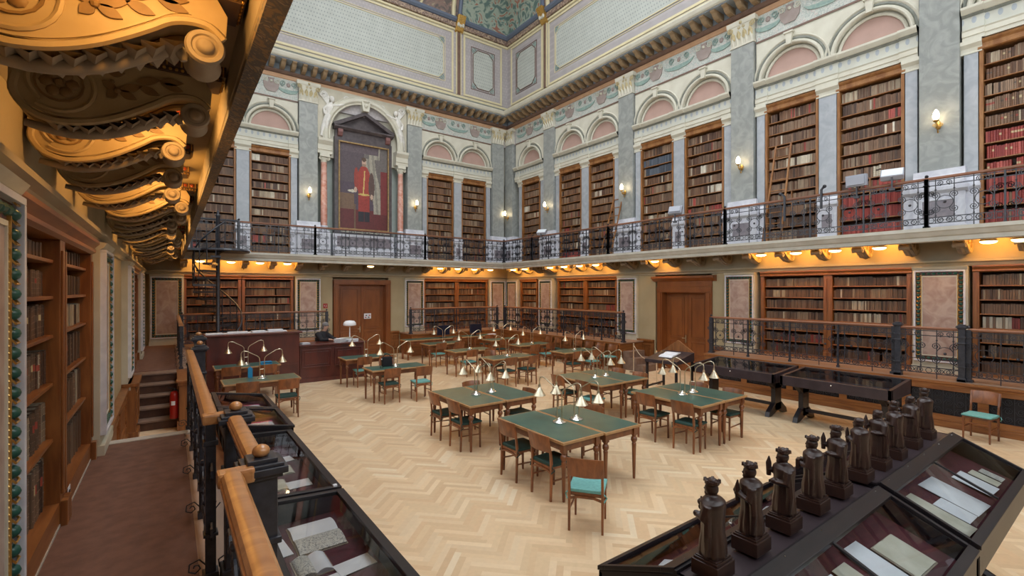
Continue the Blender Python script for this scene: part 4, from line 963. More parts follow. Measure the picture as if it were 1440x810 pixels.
def door(w, s, W, H, canopy, nm):
    d = struct(bpy.data.objects.new(nm, None)); COL.objects.link(d); loc, rz = wl(w, s); d.location = loc; d.rotation_euler[2] = rz
    o = W / 2; f = .2
    b = MB()
    for sx in (-1, 1): b.box(sx * (o + f / 2) - f / 2, sx * (o + f / 2) + f / 2, -.3, .08, 0, H + .02); b.box(sx * (o + f * .5) - .06, sx * (o + f * .5) + .06, .08, .11, .2, H)
    b.box(-o - f, o + f, -.3, .08, H, H + f); b.box(-o - f, o + f, .08, .10, H + .04, H + f - .05)
    if canopy: b.box(-o - f, o + f, -.3, .06, H + f, H + f + .22); b.prism_x([(.0, H + f + .16), (.10, H + f + .18), (.20, H + f + .26), (.24, H + f + .27), (.24, H + f + .34), (0, H + f + .36)], -o - f - .14, o + f + .14)
    b.build('door_frame', DOORW, d, bevel=.006)
    for sx in (-1, 1):
        b = MB(); xa, xb = sorted((sx * .005, sx * o)); b.box(xa, xb, -.26, -.21, 0, H)
        for za, zb in ((.15, .42), (.52, 1.0), (1.1, H - .15)): b.frame(xa + .12, xb - .12, za, zb, .03, -.21, -.185); b.box(xa + .2, xb - .2, -.21, -.195, za + .07, zb - .07)
        lf = b.build('door_leaf', DOORW, d, bevel=.005)
    b = MB(); b.box(.04, .07, -.21, -.17, .95, 1.2); b.tube([(.055, -.17, 1.1), (.055, -.13, 1.1), (.16, -.13, 1.1)], .012, 6); o_ = b.build('door_handle', BRASS, lf)
    return d
door('A', 6.40, 1.94, 2.92, False, 'door_1'); door('B', 9.18, 1.62, 2.62, True, 'door_2')
t = thing('door_notice', 'white paper notice taped to the double door on the back wall', 'notice', *wl('A', 6.66, -.175, 1.62))
b = MB(); b.box(-.15, .15, 0, .004, -.11, .11); b.build('sheet', PAPER, t)
for x, z, c in ((-.08, .03, RED), (.05, .03, BLACKC), (-.05, -.05, BLACKC), (.08, -.05, RED)): b = MB(); b.box(x - .035, x + .035, .004, .006, z - .02, z + .02); b.build('printed_mark', c, t)
t = thing('fire_hose_sign', 'small red safety sign on the beige wall left of the double door', 'sign', *wl('A', 4.93, .0, 2.08))
b = MB(); b.box(-.08, .08, 0, .008, -.09, .09); b.build('plate', RED, t)
b = MB(); b.tube([(-.03, .01, .05), (-.03, .01, -.05), (.0, .01, -.05)], .008, 4); b.tube([(.02, .01, .04), (.05, .01, .01), (.02, .01, -.03)], .008, 4); b.build('pictogram', WHITEG, t)

# ------------------------------------------------------------------ scroll corbels under the balcony
def soft(pts, k=3, closed=False):
    out = []; n = len(pts); g = lambda i: Vector(pts[max(0, min(n - 1, i))])
    for i in range(n - 1):
        p0, p1, p2, p3 = g(i - 1), g(i), g(i + 1), g(i + 2)
        for j in range(k):
            t = j / k; out.append(tuple(.5 * ((2 * p1) + (p2 - p0) * t + (2 * p0 - 5 * p1 + 4 * p2 - p3) * t * t + (3 * p1 - p0 - 3 * p2 + p3) * t ** 3)))
    return out + [tuple(pts[-1])]
def corbel():
    t = thing('scroll_corbel', 'x', 'corbel'); hw = .085
    up = [(.02, 3.84), (.76, 3.84), (.795, 3.78)]
    low_ = soft([(.79, 3.70), (.745, 3.735), (.675, 3.74), (.61, 3.72), (.53, 3.665), (.45, 3.61), (.36, 3.56), (.27, 3.525), (.18, 3.52), (.10, 3.55), (.04, 3.60), (.02, 3.63)])
    b = MB(); b.slab_yz(up + low_, -hw, hw); b.build('console_body', CORBEL, t, bevel=.003)
    path = soft([(.045, 3.69), (.035, 3.61), (.08, 3.535), (.15, 3.50), (.22, 3.498), (.31, 3.52), (.40, 3.56), (.48, 3.61), (.55, 3.66), (.61, 3.705), (.675, 3.725), (.735, 3.72), (.78, 3.68)], 4)
    for sx in (-1, 1):
        b = MB(); b.tube([(sx * hw, y, z) for y, z in path], .014, 6, flat=1.2); b.tube([(sx * hw, y, z + .028) for y, z in path[8:-8]], .006, 4)
        b.tube([(sx * hw, y, z) for y, z in spiral(.19, 3.675, .135, .105, -PI * .7, PI * 1.3, 24)], .011, 6); b.build('scroll_rim', CORBEL, t, smooth=True)
        b = MB()
        for k in range(6): a = k * PI / 3; b.ball((sx * (hw + .004), .19 + .045 * math.cos(a), 3.675 + .045 * math.sin(a)), .026, 8, q=(.35, 1, 1))
        b.tube([(sx * (hw + .004), .19 + .085 * math.cos(k * PI / 8), 3.675 + .085 * math.sin(k * PI / 8)) for k in range(17)], .006, 4)
        b.ball((sx * (hw + .01), .19, 3.675), .019, 8, q=(.6, 1, 1)); b.build('rosette', CORBELL, t, smooth=True)
        b = MB()
        for (y, z, a, l) in ((.40, 3.69, .45, .11), (.40, 3.69, -.35, .08), (.40, 3.69, 2.6, .07), (.40, 3.69, -2.3, .06), (.47, 3.75, .35, .11), (.48, 3.73, -.25, .09), (.56, 3.78, .12, .11), (.57, 3.77, -.2, .10), (.36, 3.77, .2, .07), (.36, 3.77, 2.9, .06)):
            pts = []
            for q in range(9):
                f = q / 8; wdt = .020 * math.sin(PI * f); pts.append((y + l * f * math.cos(a) - wdt * math.sin(a), z + l * f * math.sin(a) + wdt * math.cos(a)))
            for q in range(7, 0, -1):
                f = q / 8; wdt = -.020 * math.sin(PI * f); pts.append((y + l * f * math.cos(a) - wdt * math.sin(a), z + l * f * math.sin(a) + wdt * math.cos(a)))
            b.slab_yz(pts, sx * (hw - .002) if sx > 0 else sx * (hw + .008), sx * (hw + .008) if sx > 0 else sx * (hw - .002))
        b.ball((sx * (hw + .006), .40, 3.69), .016, 8); b.ball((sx * (hw + .004), .38, 3.73), .010, 8); b.build('leaf_spray', CORBELL, t)
    b = MB(); b.T = Matrix.Translation((0, .72, 3.635)) @ Matrix.Rotation(PI / 2, 4, 'Y')
    b.lathe([(r_ * .84, z_) for r_, z_ in [(.0, -.118), (.02, -.120), (.032, -.114), (.038, -.102), (.050, -.098), (.056, -.104), (.072, -.104), (.080, -.092), (.074, -.07), (.060, -.03), (.060, .03), (.074, .07), (.080, .092), (.072, .104), (.056, .104), (.050, .098), (.038, .102), (.032, .114), (.02, .120), (.0, .118)]], 0, 0, 24)
    b.build('end_volute', CORBELG, t, smooth=True)
    b = MB()
    for k in range(9):
        y = .14 + k * .055; z = 3.475 + max(0, (y - .28)) * .46
        b.add([(-hw, y, z + .02), (hw, y, z + .02), (hw * .8, y + .07, z + .03), (-hw * .8, y + .07, z + .03), (0, y + .03, z - .012), (-hw * 1.12, y + .045, z - .004), (hw * 1.12, y + .045, z - .004)], [(0, 5, 4), (1, 4, 6), (0, 4, 1), (5, 3, 4), (4, 2, 6), (4, 3, 2), (0, 1, 2, 3)])
    b.tube(soft([(0, .06, 3.49), (0, .22, 3.465), (0, .40, 3.51), (0, .55, 3.60), (0, .63, 3.645), (0, .655, 3.60)], 3), [.018, .02, .022, .024, .026, .027, .028, .028, .028, .028, .028, .027, .025, .022, .018, .012], 8); b.build('acanthus_leaf', CORBELG, t, smooth=60)
    b = MB(); b.box(-.118, .118, .02, .86, 3.865, 3.92); b.box(-.10, .10, .02, .84, 3.84, 3.865); b.build('cap_moulding', mat('dark_brown_cap', (.10, .06, .04), rough=.5), t)
    b = MB()
    for sx in (-1, 1):
        for k in range(13): b.ball((sx * .120, .07 + k * .062, 3.893), .020, 8, q=(.5, 1, .9))
    b.build('red_egg', EGGR, t, smooth=True)
    b = MB()
    for sx in (-1, 1):
        for k in range(31): b.ball((sx * .106, .04 + k * .026, 3.853), .0085, 6)
        for k in range(14): b.tube([(sx * .121, .04 + k * .062, 3.865), (sx * .125, .04 + k * .062, 3.918)], .005, 4)
    for k in range(7): b.ball((-.09 + k * .03, .845, 3.853), .0085, 6)
    b.build('gilt_bead', GOLD, t)
    sub(t, 'cap_moulding', 'red_egg', 'gilt_bead'); return sub(t, 'console_body', 'rosette', 'leaf_spray')
CP = Proto(corbel())
cg = {'L': 'row of scroll corbels under the balcony along the aisle', 'A': 'scroll corbels under the back wall balcony', 'B': 'scroll corbels under the right wall balcony'}
lefts = ['largest gilded corbel overhead at the top left corner', 'unlit dark corbel just behind the largest lit one', 'third corbel along the aisle, glowing orange', 'fourth corbel along the aisle, dim face', 'fifth corbel along the aisle, glowing orange', 'sixth corbel along the aisle']
for i in range(19):
    s = 2.25 + .874 * i
    if s > 17.9: break
    dd = .09 if (i % 5) in (0, 1) else 0
    loc, rz = wl('L', s, dd); lb = lefts[i] if i < len(lefts) else 'small distant scroll corbel in the receding row above the aisle'
    CP.put(loc, rz, lb, None if i < len(lefts) else 'distant corbels above the aisle')
for i in range(20):
    s = 1.49 + .874 * i
    if s > 18.2: break
    loc, rz = wl('B', s, 0); CP.put(loc, rz, 'scroll corbel carrying the balcony along the right wall', cg['B'])
for i in range(14):
    s = .36 + .874 * i
    if s > 12.6: break
    loc, rz = wl('A', s, .0); CP.put(loc, rz, 'scroll corbel carrying the balcony along the back wall', cg['A'])
# lamps under the balcony
def canlamp():
    t = thing('ceiling_lamp', 'x', 'ceiling lamp')
    b = MB(); b.lathe([(.0, 3.92), (.03, 3.92), (.03, 3.72), (.11, 3.70), (.135, 3.67), (.13, 3.655)], 0, 0, 18); b.build('housing', CREAM, t, smooth=True)
    b = MB(); b.lathe([(.128, 3.655), (.12, 3.635), (.08, 3.615), (.0, 3.605)], 0, 0, 18); b.build('glass_bowl', CANLIGHT, t, smooth=True)
    return t
LAMP = Proto(canlamp()); LP = []
for i in range(20):
    k = i % 5
    s = 1.93 + .874 * i - .0
    if s < 18: 
        ph = (s - 2.8) / G % 1
        if .12 < ph < .88 and not 7.6 < s < 11.1: LP.append(('B', s, .78))
LP += [('B', 9.75, .78), ('A', 6.46, .78), ('B', 1.5, .78)]
LP += [('A', s, .78) for s in (.8, 1.67, 2.54, 3.42, 9.54, 10.41, 11.28, 12.16)]
for w, s, d in LP: loc, rz = wl(w, s, d); LAMP.put(loc, rz, 'glowing warm lamp under the balcony of the %s' % WN[w], 'lamps under the %s balcony' % WN[w])
LL = [('L', s, .64) for s in (1.80, 3.56, 5.30, 6.18, 9.6, 12.3, 14.0, 15.7)]
for w, s, d in LL: loc, rz = wl(w, s, d, .20); LAMP.put(loc, rz, 'warm lamp hidden between the corbels above the aisle', 'lamps between the aisle corbels')
def point(name, loc, e, col, r=.05):
    l = bpy.data.lights.new(name, 'POINT'); l.energy = e; l.color = col; l.shadow_soft_size = r; o = bpy.data.objects.new(name, l); COL.objects.link(o); o.location = loc; return o
WARM = (1, .45, .085)
for w, s, d in LP: p, _ = wl(w, s, d - .34, 3.74); point('ceiling_lamp_light', p, 40, WARM, .06)
for w, s, d in LL: p, _ = wl(w, s, d, 3.74); point('ceiling_lamp_light', p, 15, WARM, .06)

# ------------------------------------------------------------------ railings
def ironwork(W, H, rich):
    b = MB(); e = 1.25 if rich else 1.5
    for z in (.10, .22, H - .13, H - .03): b.tube([(-W / 2, 0, z), (W / 2, 0, z)], .008 * e, 4)
    n = max(2, round(W / .26)); st = W / n
    for i in range(n):
        x = -W / 2 + st * (i + .5)
        b.tube([(x, 0, 0 if i == n // 2 else .1), (x, 0, H)], .007 * e, 4)
        for z in (.25, H - .22): b.ball((x, 0, z), .018, 6)
    c = H * .52; k = .13
    for cx in ([0] if W < .8 else [-W / 4, W / 4]):
        b.tube([(x, 0, z) for x, z in arc(cx, c, k, 0, 2 * PI, 16)], .0065 * e, 4)
        b.ball((cx, 0, c), .028, 6)
        for a in range(4):
            an = PI / 4 + a * PI / 2; px, pz = cx + .20 * math.cos(an), c + .20 * math.sin(an); sg = 1 if a % 2 else -1
            b.tube([(x, 0, z) for x, z in spiral(px, pz, .075, .012, an + PI, an + PI + sg * 3.6 * PI, 14)], .0065 * e, 4)
        for sx in (-1, 1):
            b.tube([(x, 0, z) for x, z in spiral(cx + sx * .06, .16, .06, .01, PI / 2, PI / 2 - sx * 3.2 * PI, 12)], .0065 * e, 4)
            b.tube([(x, 0, z) for x, z in spiral(cx + sx * .06, H - .09, .055, .01, -PI / 2, -PI / 2 + sx * 3.2 * PI, 12)], .0065 * e, 4)
    for cx in ([-W / 2, W / 2] if rich or W > .8 else []):
        for sz, zc in ((1, H * .34), (-1, H * .70)):
            for sx in (-1, 1): b.tube([(x, 0, z) for x, z in spiral(cx + sx * .07, zc, .065, .012, PI * .5 * (1 + sx), PI * .5 * (1 + sx) + sz * sx * 3.4 * PI, 12)], .0065 * e, 4)
    for k in range(int(W / .13)):
        x = -W / 2 + W * (k + .5) / int(W / .13); b.tube([(xx, 0, zz) for xx, zz in arc(x, .16, .05, 0, 2 * PI, 8)], .005 * e, 4)
    return b
def rail_section(nm, label, p0, p1, z, H, top_mat, group, near=False, posts=(1, 1), pr=.028, knobs=False, wood=True):
    """straight run of railing between two points (x,y) standing at height z"""
    a, c = Vector(p0), Vector(p1); d = c - a; Lr = d.length; rz = math.atan2(d.y, d.x); m = (a + c) / 2
    t = thing(nm, label, 'railing', (m.x, m.y, z), rz, group)
    n = max(1, round(Lr / 1.05)); st = Lr / n
    if near:
        b = MB(); b.prism_x([(-.040, H), (-.046, H + .006), (-.046, H + .022), (-.040, H + .028), (-.040, H + .036), (-.030, H + .050), (-.012, H + .056), (.012, H + .056), (.030, H + .050), (.040, H + .036), (.040, H + .028), (.046, H + .022), (.046, H + .006), (.040, H), (.03, H - .015), (-.03, H - .015)], -Lr / 2, Lr / 2); b.build('handrail', top_mat, t, smooth=35)
    else:
        b = MB(); b.tube([(-Lr / 2, 0, H + .02), (Lr / 2, 0, H + .02)], .032, 8); b.build('handrail', top_mat, t, smooth=True)
    for i in range(n):
        g = ironwork(st, H, near); g.v = [(x - Lr / 2 + st * (i + .5), y, zz) for x, y, zz in g.v]; g.build('ironwork_panel', IRON, t)
    for i in range(n + 1):
        if (i == 0 and not posts[0]) or (i == n and not posts[1]): continue
        x = -Lr / 2 + st * i; b = MB(); q = pr if (i in (0, n)) else pr * (.7 if near else .42)
        b.box(x - q, x + q, -q, q, 0, H + (.02 if not near else 0)); b.box(x - q * 1.5, x + q * 1.5, -q * 1.5, q * 1.5, 0, .05); b.box(x - q * 1.4, x + q * 1.4, -q * 1.4, q * 1.4, H * .28, H * .30); b.box(x - q * 1.4, x + q * 1.4, -q * 1.4, q * 1.4, H - .14, H - .11)
        for sy in (-1, 1): b.tube([(x, yy, zz) for yy, zz in spiral(sy * (q + .05), .09, .055, .01, PI, PI - sy * 3 * PI, 8)], .006, 4) if near else None
        b.build('post', IRON, t, bevel=.003)
        if not near and i in (0, n): b = MB(); b.ball((x, 0, H + .075), .035, 8); b.build('post_knob', IRON, t, smooth=True)
    return t
def big_post(x, y, z, H, label, group=None, ball=True, q=.06):
    t = thing('iron_newel_post', label, 'post', (x, y, z), 0, group)
    b = MB(); b.box(-q, q, -q, q, 0, H); b.box(-q * 1.35, q * 1.35, -q * 1.35, q * 1.35, 0, .08); b.box(-q * 1.25, q * 1.25, -q * 1.25, q * 1.25, H - .30, H - .27); b.build('shaft', IRON, t, bevel=.006)
    b = MB(); c = .098 * q / .06; b.box(-c * .8, c * .8, -c * .8, c * .8, H, H + .02); b.box(-c, c, -c, c, H + .02, H + .05); b.box(-c * .85, c * .85, -c * .85, c * .85, H + .05, H + .065); b.box(-c * .62, c * .62, -c * .62, c * .62, H + .065, H + .085); b.build('cap', IRON, t, bevel=.004)
    if ball: b = MB(); b.ball((0, 0, H + .108), .037 * q / .06, 20, q=(1, 1, .82)); b.build('ball_knob', RAILW, t, smooth=True)
    return t
NR = 'x'
rail_section('aisle_railing', 'near run of iron railing with oak handrail at the bottom of the picture', (.212, .2), (.212, 2.34), PZ, .975, RAILW, None, True, (0, 0))
rail_section('aisle_railing', 'short bumped-out run of railing between the two ball-topped posts', (.325, 2.50), (.325, 3.33), PZ, .975, RAILW, None, True, (0, 0))
rail_section('aisle_railing', 'longer run of oak-topped railing from the farther ball post to the steps', (.205, 3.48), (.205, 7.35), PZ, .975, RAILW, None, True, (1, 1))
rail_section('aisle_railing', 'oak-topped iron railing of the far aisle walkway beyond the steps', (.205, 13.15), (.205, 18.0), PZ, .975, RAILW, None, True, (1, 1))
big_post(.335, 2.40, PZ, .96, 'nearest square iron post with a wooden ball on its stepped cap')
big_post(.335, 3.42, PZ, .96, 'second square iron post with a wooden ball, past the short rail run')
big_post(.32, 7.47, PZ, .99, 'iron post with a wooden ball at the end of the aisle railing'); big_post(.34, 8.25, 0, 1.95, 'tall iron post with a wooden ball beyond the end of the railing')
for (xa, ya, xb, yb) in ((.205, 2.34, .30, 2.34), (.205, 3.48, .30, 3.48)):
    b = MB(); b.box(xa - .046, xb + .0, ya - .04, yb + .04, PZ + .965, PZ + 1.028); o = b.build('handrail_return', RAILW, bevel=.012); tag(o, 'short oak cross piece joining the handrail to the %s ball-topped post' % ('nearest' if ya < 3 else 'second'), 'handrail')
GL_ = 'low walkway railings'
def lowrail(p0, p1, lab): return rail_section('walkway_railing', lab, p0, p1, PZ, 1.0, RAILD, None, False, (1, 1), .045)
lowrail((.3, 18.05), (4.68, 18.05), 'low iron railing on the back walkway behind the reception desk')
lowrail((8.0, 18.05), (12.3, 18.05), 'low iron railing on the back walkway above the computer desk')
lowrail((12.62, 17.9), (12.62, 10.8), 'low iron railing on the right walkway behind the row of chairs')
lowrail((12.62, 7.55), (12.62, 3.32), 'low iron railing on the right walkway behind the long black display tables')
lowrail((12.55, 3.24), (12.55, 2.24), 'short run of low railing in front of the nearest pink marble panel')
lowrail((12.62, 2.16), (12.62, -.5), 'low iron railing on the right walkway at the picture edge')
for s in (3.24, 2.24): big_post(12.55, s, PZ, 1.04, 'dark square iron post flanking the nearest pink marble panel', 'iron posts flanking the pink panel', False, .05)
UH = 1.0
for a, c, lb in ((18.0, 15.9, 'nearest the room corner'), (15.9, 11.55, 'before the short library ladder'), (11.55, 7.17, 'in front of the bookcases over the side door'), (7.17, 2.8, 'with the floodlights and the tall ladder'), (2.8, -.6, 'at the picture edge')):
    rail_section('balcony_railing', 'right wall balcony railing, section ' + lb, (BX - 1.05, a), (BX - 1.05, c), 3.97, UH, RAILD, None, False, (1, 1), .035)
for a, c, lb in ((1.85, 4.28, 'left of the portrait'), (4.28, 8.65, 'below the portrait'), (8.65, 12.67, 'between portrait and corner')):
    rail_section('balcony_railing', 'back wall balcony railing, section ' + lb, (a, AY - 1.14), (c, AY - 1.14), 3.97, UH, RAILD, None, False, (1, 1), .035)
rail_section('balcony_railing', 'plain iron railing of the balcony landing above the spiral staircase', (.55, AY - 1.30), (1.85, AY - 1.30), 3.97, UH, IRON, None, False, (1, 1), .03)
rail_section('balcony_railing', 'upper balcony railing above the aisle, seen only from below', (.27, 1.0), (.27, 17.9), 3.97, UH, RAILD, None, False, (1, 1), .03)

# ------------------------------------------------------------------ sconces, floodlights, ladders
def sconce():
    t = thing('wall_sconce', 'x', 'wall lamp')
    b = MB(); b.ball((0, .01, 0), .05, 10, q=(1, .4, 2.0)); b.tube([(0, .02, -.12), (0, .05, -.17), (0, .08, -.12)], .012, 5); b.build('back_plate', GOLD, t, smooth=True)
    b = MB(); b.tube([(0, .02, -.02), (0, .10, -.07), (0, .18, -.05), (0, .20, .03)], .014, 6); b.lathe([(.01, .02), (.05, .05), (.055, .07), (.03, .08)], 0, .20, 12); b.ball((0, .12, -.06), .03, 8)
    for sx in (-1, 1): b.tube([(x, .05, z) for x, z in spiral(sx * .05, 0, .045, .01, 0, sx * 3 * PI, 12)], .008, 4)
    b.build('arm', GOLD, t, smooth=True)
    b = MB(); b.lathe([(.03, .08), (.055, .12), (.062, .17), (.05, .23), (.025, .28), (.0, .31)], 0, .20, 12); b.build('flame_bulb', BULB, t, smooth=True); return t
SCP = Proto(sconce()); SCN = {2.80: 'nearest, on the first big pilaster', 7.17: 'on the pilaster left of the tall ladder', 11.54: 'on the pilaster beside the short ladder', 15.91: 'on the pilaster before the corner bay', 18.95: 'in the room corner'}
for s, q in SCN.items():
    loc, rz = wl('B', s - .0, .14, 6.3); SCP.put(loc, rz, 'lit gilt sconce on the right wall, ' + q); p, _ = wl('B', s, .36, 6.5); point('sconce_light', p, 14, (1, .62, .28), .06)
for s, q in ((4.28, 'left of the portrait'), (8.65, 'right of the portrait')):
    loc, rz = wl('A', s, .14, 6.3); SCP.put(loc, rz, 'lit gilt sconce on the back wall, ' + q); p, _ = wl('A', s, .36, 6.5); point('sconce_light', p, 14, (1, .62, .28), .06)
def flood(x, y, z, rz, lab, tilt=.5):
    t = thing('floodlight', lab, 'floodlight', (x, y, z), rz)
    b = MB(); b.T = Matrix.Rotation(tilt, 4, 'X'); b.box(-.2, .2, -.06, .06, .0, .26); b.box(-.17, .17, -.10, -.06, .03, .23); b.build('housing', GREYP, t, bevel=.01)
    b = MB(); b.T = Matrix.Rotation(tilt, 4, 'X'); b.box(-.18, .18, .06, .066, .02, .24); b.build('front_glass', FLOODG, t); sub(t, 'housing', 'front_glass')
    b = MB(); b.box(-.015, .015, -.02, .02, -.25, .06); b.box(-.05, .05, -.04, .04, -.27, -.22); b.build('bracket', IRON, t); return t
flood(12.6, 3.36, 5.12, PI / 2 + .2, 'bright white-faced floodlight on the right balcony rail', .75)
flood(12.6, 4.0, 5.05, -PI / 2, 'small grey floodlight beside the bright one on the right balcony rail', .1); flood(12.6, 8.75, 5.05, -PI / 2 + .3, 'grey floodlight on the balcony rail above the side door', -.5)
flood(12.5, 15.1, 5.05, PI / 2 + .5, 'pale floodlight on the balcony rail near the room corner', .9)
t = thing('spot_lamp_bracket', 'black spotlight clamped on the right balcony rail by the tall ladder', 'spotlight', (12.6, 5.55, 4.95), 0)
b = MB(); b.tube([(0, 0, -.5), (0, 0, .12), (0, .08, .2)], .03, 6); b.ball((0, .1, .2), .05, 8); b.build('stem', IRON, t)
t = thing('spot_lamp_bracket', 'second black spotlight stem beside the slim pilaster on the balcony rail', 'spotlight', (12.6, 4.72, 4.95), 0)
b = MB(); b.tube([(0, 0, -.3), (0, 0, .15), (0, -.06, .22)], .03, 6); b.ball((0, -.07, .22), .045, 8); b.build('stem', IRON, t)
def ladder(s0, H, lab, lean, w=.46):
    loc, rz = wl('B', s0, 0, 3.97); t = thing('library_ladder', lab, 'ladder', loc, rz)
    for sx in (-1, 1): b = MB(); b.tube([(sx * w / 2, .75, 0), (sx * w / 2 * .85, .04 + .0, H)], .028, 4); b.build('side_rail', WOODUP, t)
    n = int(H / .3)
    for i in range(n):
        f = (i + .7) / n; b = MB(); b.tube([(-w / 2, .75 - .71 * f, H * f), (w / 2, .75 - .71 * f, H * f)], .018, 5); b.build('rung', WOODUP, t)
ladder(6.05, 2.75, 'tall wooden library ladder leaning on the upper bookcases of the right wall', 0)
ladder(11.95, 2.25, 'short wooden library ladder on the balcony next to the third sconce', 0, .5)

# ------------------------------------------------------------------ tables
def table(W=1.47, D=.73):
    t = thing('reading_table', 'x', 'table')
    b = MB(); b.box(-W / 2, W / 2, -D / 2, D / 2, .745, .78); b.build('tabletop', EDGEW, t, bevel=.006)
    b = MB(); b.box(-W / 2 + .028, W / 2 - .028, -D / 2 + .028, D / 2 - .028, .78, .783); b.build('leather_inlay', LEATHER, t)
    b = MB(); x, y = W / 2 - .07, D / 2 - .07
    for sy in (-1, 1): b.box(-x, x, sy * y - .012, sy * y + .012, .645, .745)
    for sx in (-1, 1): b.box(sx * x - .012, sx * x + .012, -y, y, .645, .745)
    b.build('apron', TABLEW, t)
    for sx in (-1, 1):
        for sy in (-1, 1):
            b = MB(); b.box(sx * x - .035, sx * x + .035, sy * y - .035, sy * y + .035, .63, .745)
            b.lathe([(.0, 0), (.017, 0), (.02, .03), (.03, .46), (.033, .50), (.024, .515), (.044, .545), (.046, .565), (.040, .59), (.024, .605), (.034, .62), (.034, .63)], sx * x, sy * y, 12); b.build('leg', TABLEW, t, smooth=50)
    return sub(t, 'tabletop', 'leather_inlay')
TP = Proto(table())
TB = [  # x, y, rot, label
 (4.35, 5.11, 1, 'green-topped table of the nearest pair, half with the two pushed-in chairs'), (5.09, 5.08, 1, 'green-topped table of the nearest pair, half away from the pushed-in chairs'),
 (4.35, 7.39, 1, 'green-topped table of the second pair straight behind the nearest one, near half'), (5.10, 7.39, 1, 'green-topped table of the second pair straight behind the nearest one, far half'),
 (7.42, 5.13, 1, 'green-topped table of the pair before the black display tables, near half'), (8.16, 5.13, 1, 'green-topped table of the pair before the black display tables, far half'),
 (7.36, 7.28, 1, 'bluish green table of the pair behind the right group, near half'), (8.10, 7.28, 1, 'bluish green table of the pair behind the right group, far half'),
 (4.60, 11.28, 0, 'single green-topped table with the bag and bottle, before the desk lamp group'), (4.64, 13.52, 0, 'single green-topped table right beside the reception desk'),
 (1.60, 11.43, 0, 'green-topped table nearest the camera at the far left, two chairs along it'), (1.60, 13.74, 0, 'green-topped table against the tall reception counter'),
 (7.92, 11.10, 0, 'single green-topped table in the middle row, with two chairs in front'), (7.85, 13.10, 0, 'single green-topped table behind the middle row table'), (8.05, 15.35, 0, 'single green-topped table in front of the computer desk, left one'),
 (10.45, 10.95, 0, 'single green-topped table nearest the row of chairs along the plinth'), (10.45, 13.2, 0, 'single green-topped table toward the corner, second from the row of chairs'), (10.6, 15.2, 0, 'single green-topped table closest to the room corner')]
for x, y, r, lb in TB: TP.put((x, y, 0), PI / 2 * r, lb)
t = thing('computer_desk', 'long green-topped desk carrying the two monitors below the back railing', 'desk', (9.4, 17.2, 0))
b = MB(); b.box(-2.1, 2.1, -.32, .32, .72, .76); b.build('desktop', EDGEW, t, bevel=.006)
b = MB(); b.box(-2.06, 2.06, -.29, .29, .76, .763); b.build('leather_inlay', LEATHER, t); b = MB(); b.box(-2.0, 2.0, -.26, -.24, .6, .72); b.build('apron', TABLEW, t)
for x in (-2, -1, 0, 1, 2):
    for y in (-.26, .26): b = MB(); b.box(x - .03, x + .03, y - .03, y + .03, 0, .72); b.build('leg', TABLEW, t)
for x, lb in ((9.05, 'dark monitor on the computer desk, the one toward the reception desk'), (10.6, 'dark monitor on the computer desk, the one toward the room corner')):
    t = thing('computer_monitor', lb, 'monitor', (x, 17.2, .763), .1)
    b = MB(); b.box(-.30, .30, -.03, .02, .10, .50); b.build('casing', NAVY, t, bevel=.008); b = MB(); b.box(-.275, .275, -.034, -.03, .125, .475); b.build('screen', SCREEN, t); b = MB(); b.box(-.03, .03, 0, .04, 0, .15); b.box(-.12, .12, -.08, .1, 0, .015); b.build('stand', NAVY, t)
b = MB()
for k in range(4): b.box(-.15 + k * .01, .15 + k * .01, -.11, .11, k * .008, k * .008 + .007)
o = tag(b.build('paper_stack', PAPER), 'small stack of white paper beside the monitor nearer the corner', 'papers'); o.location = (11.35, 17.1, .763)

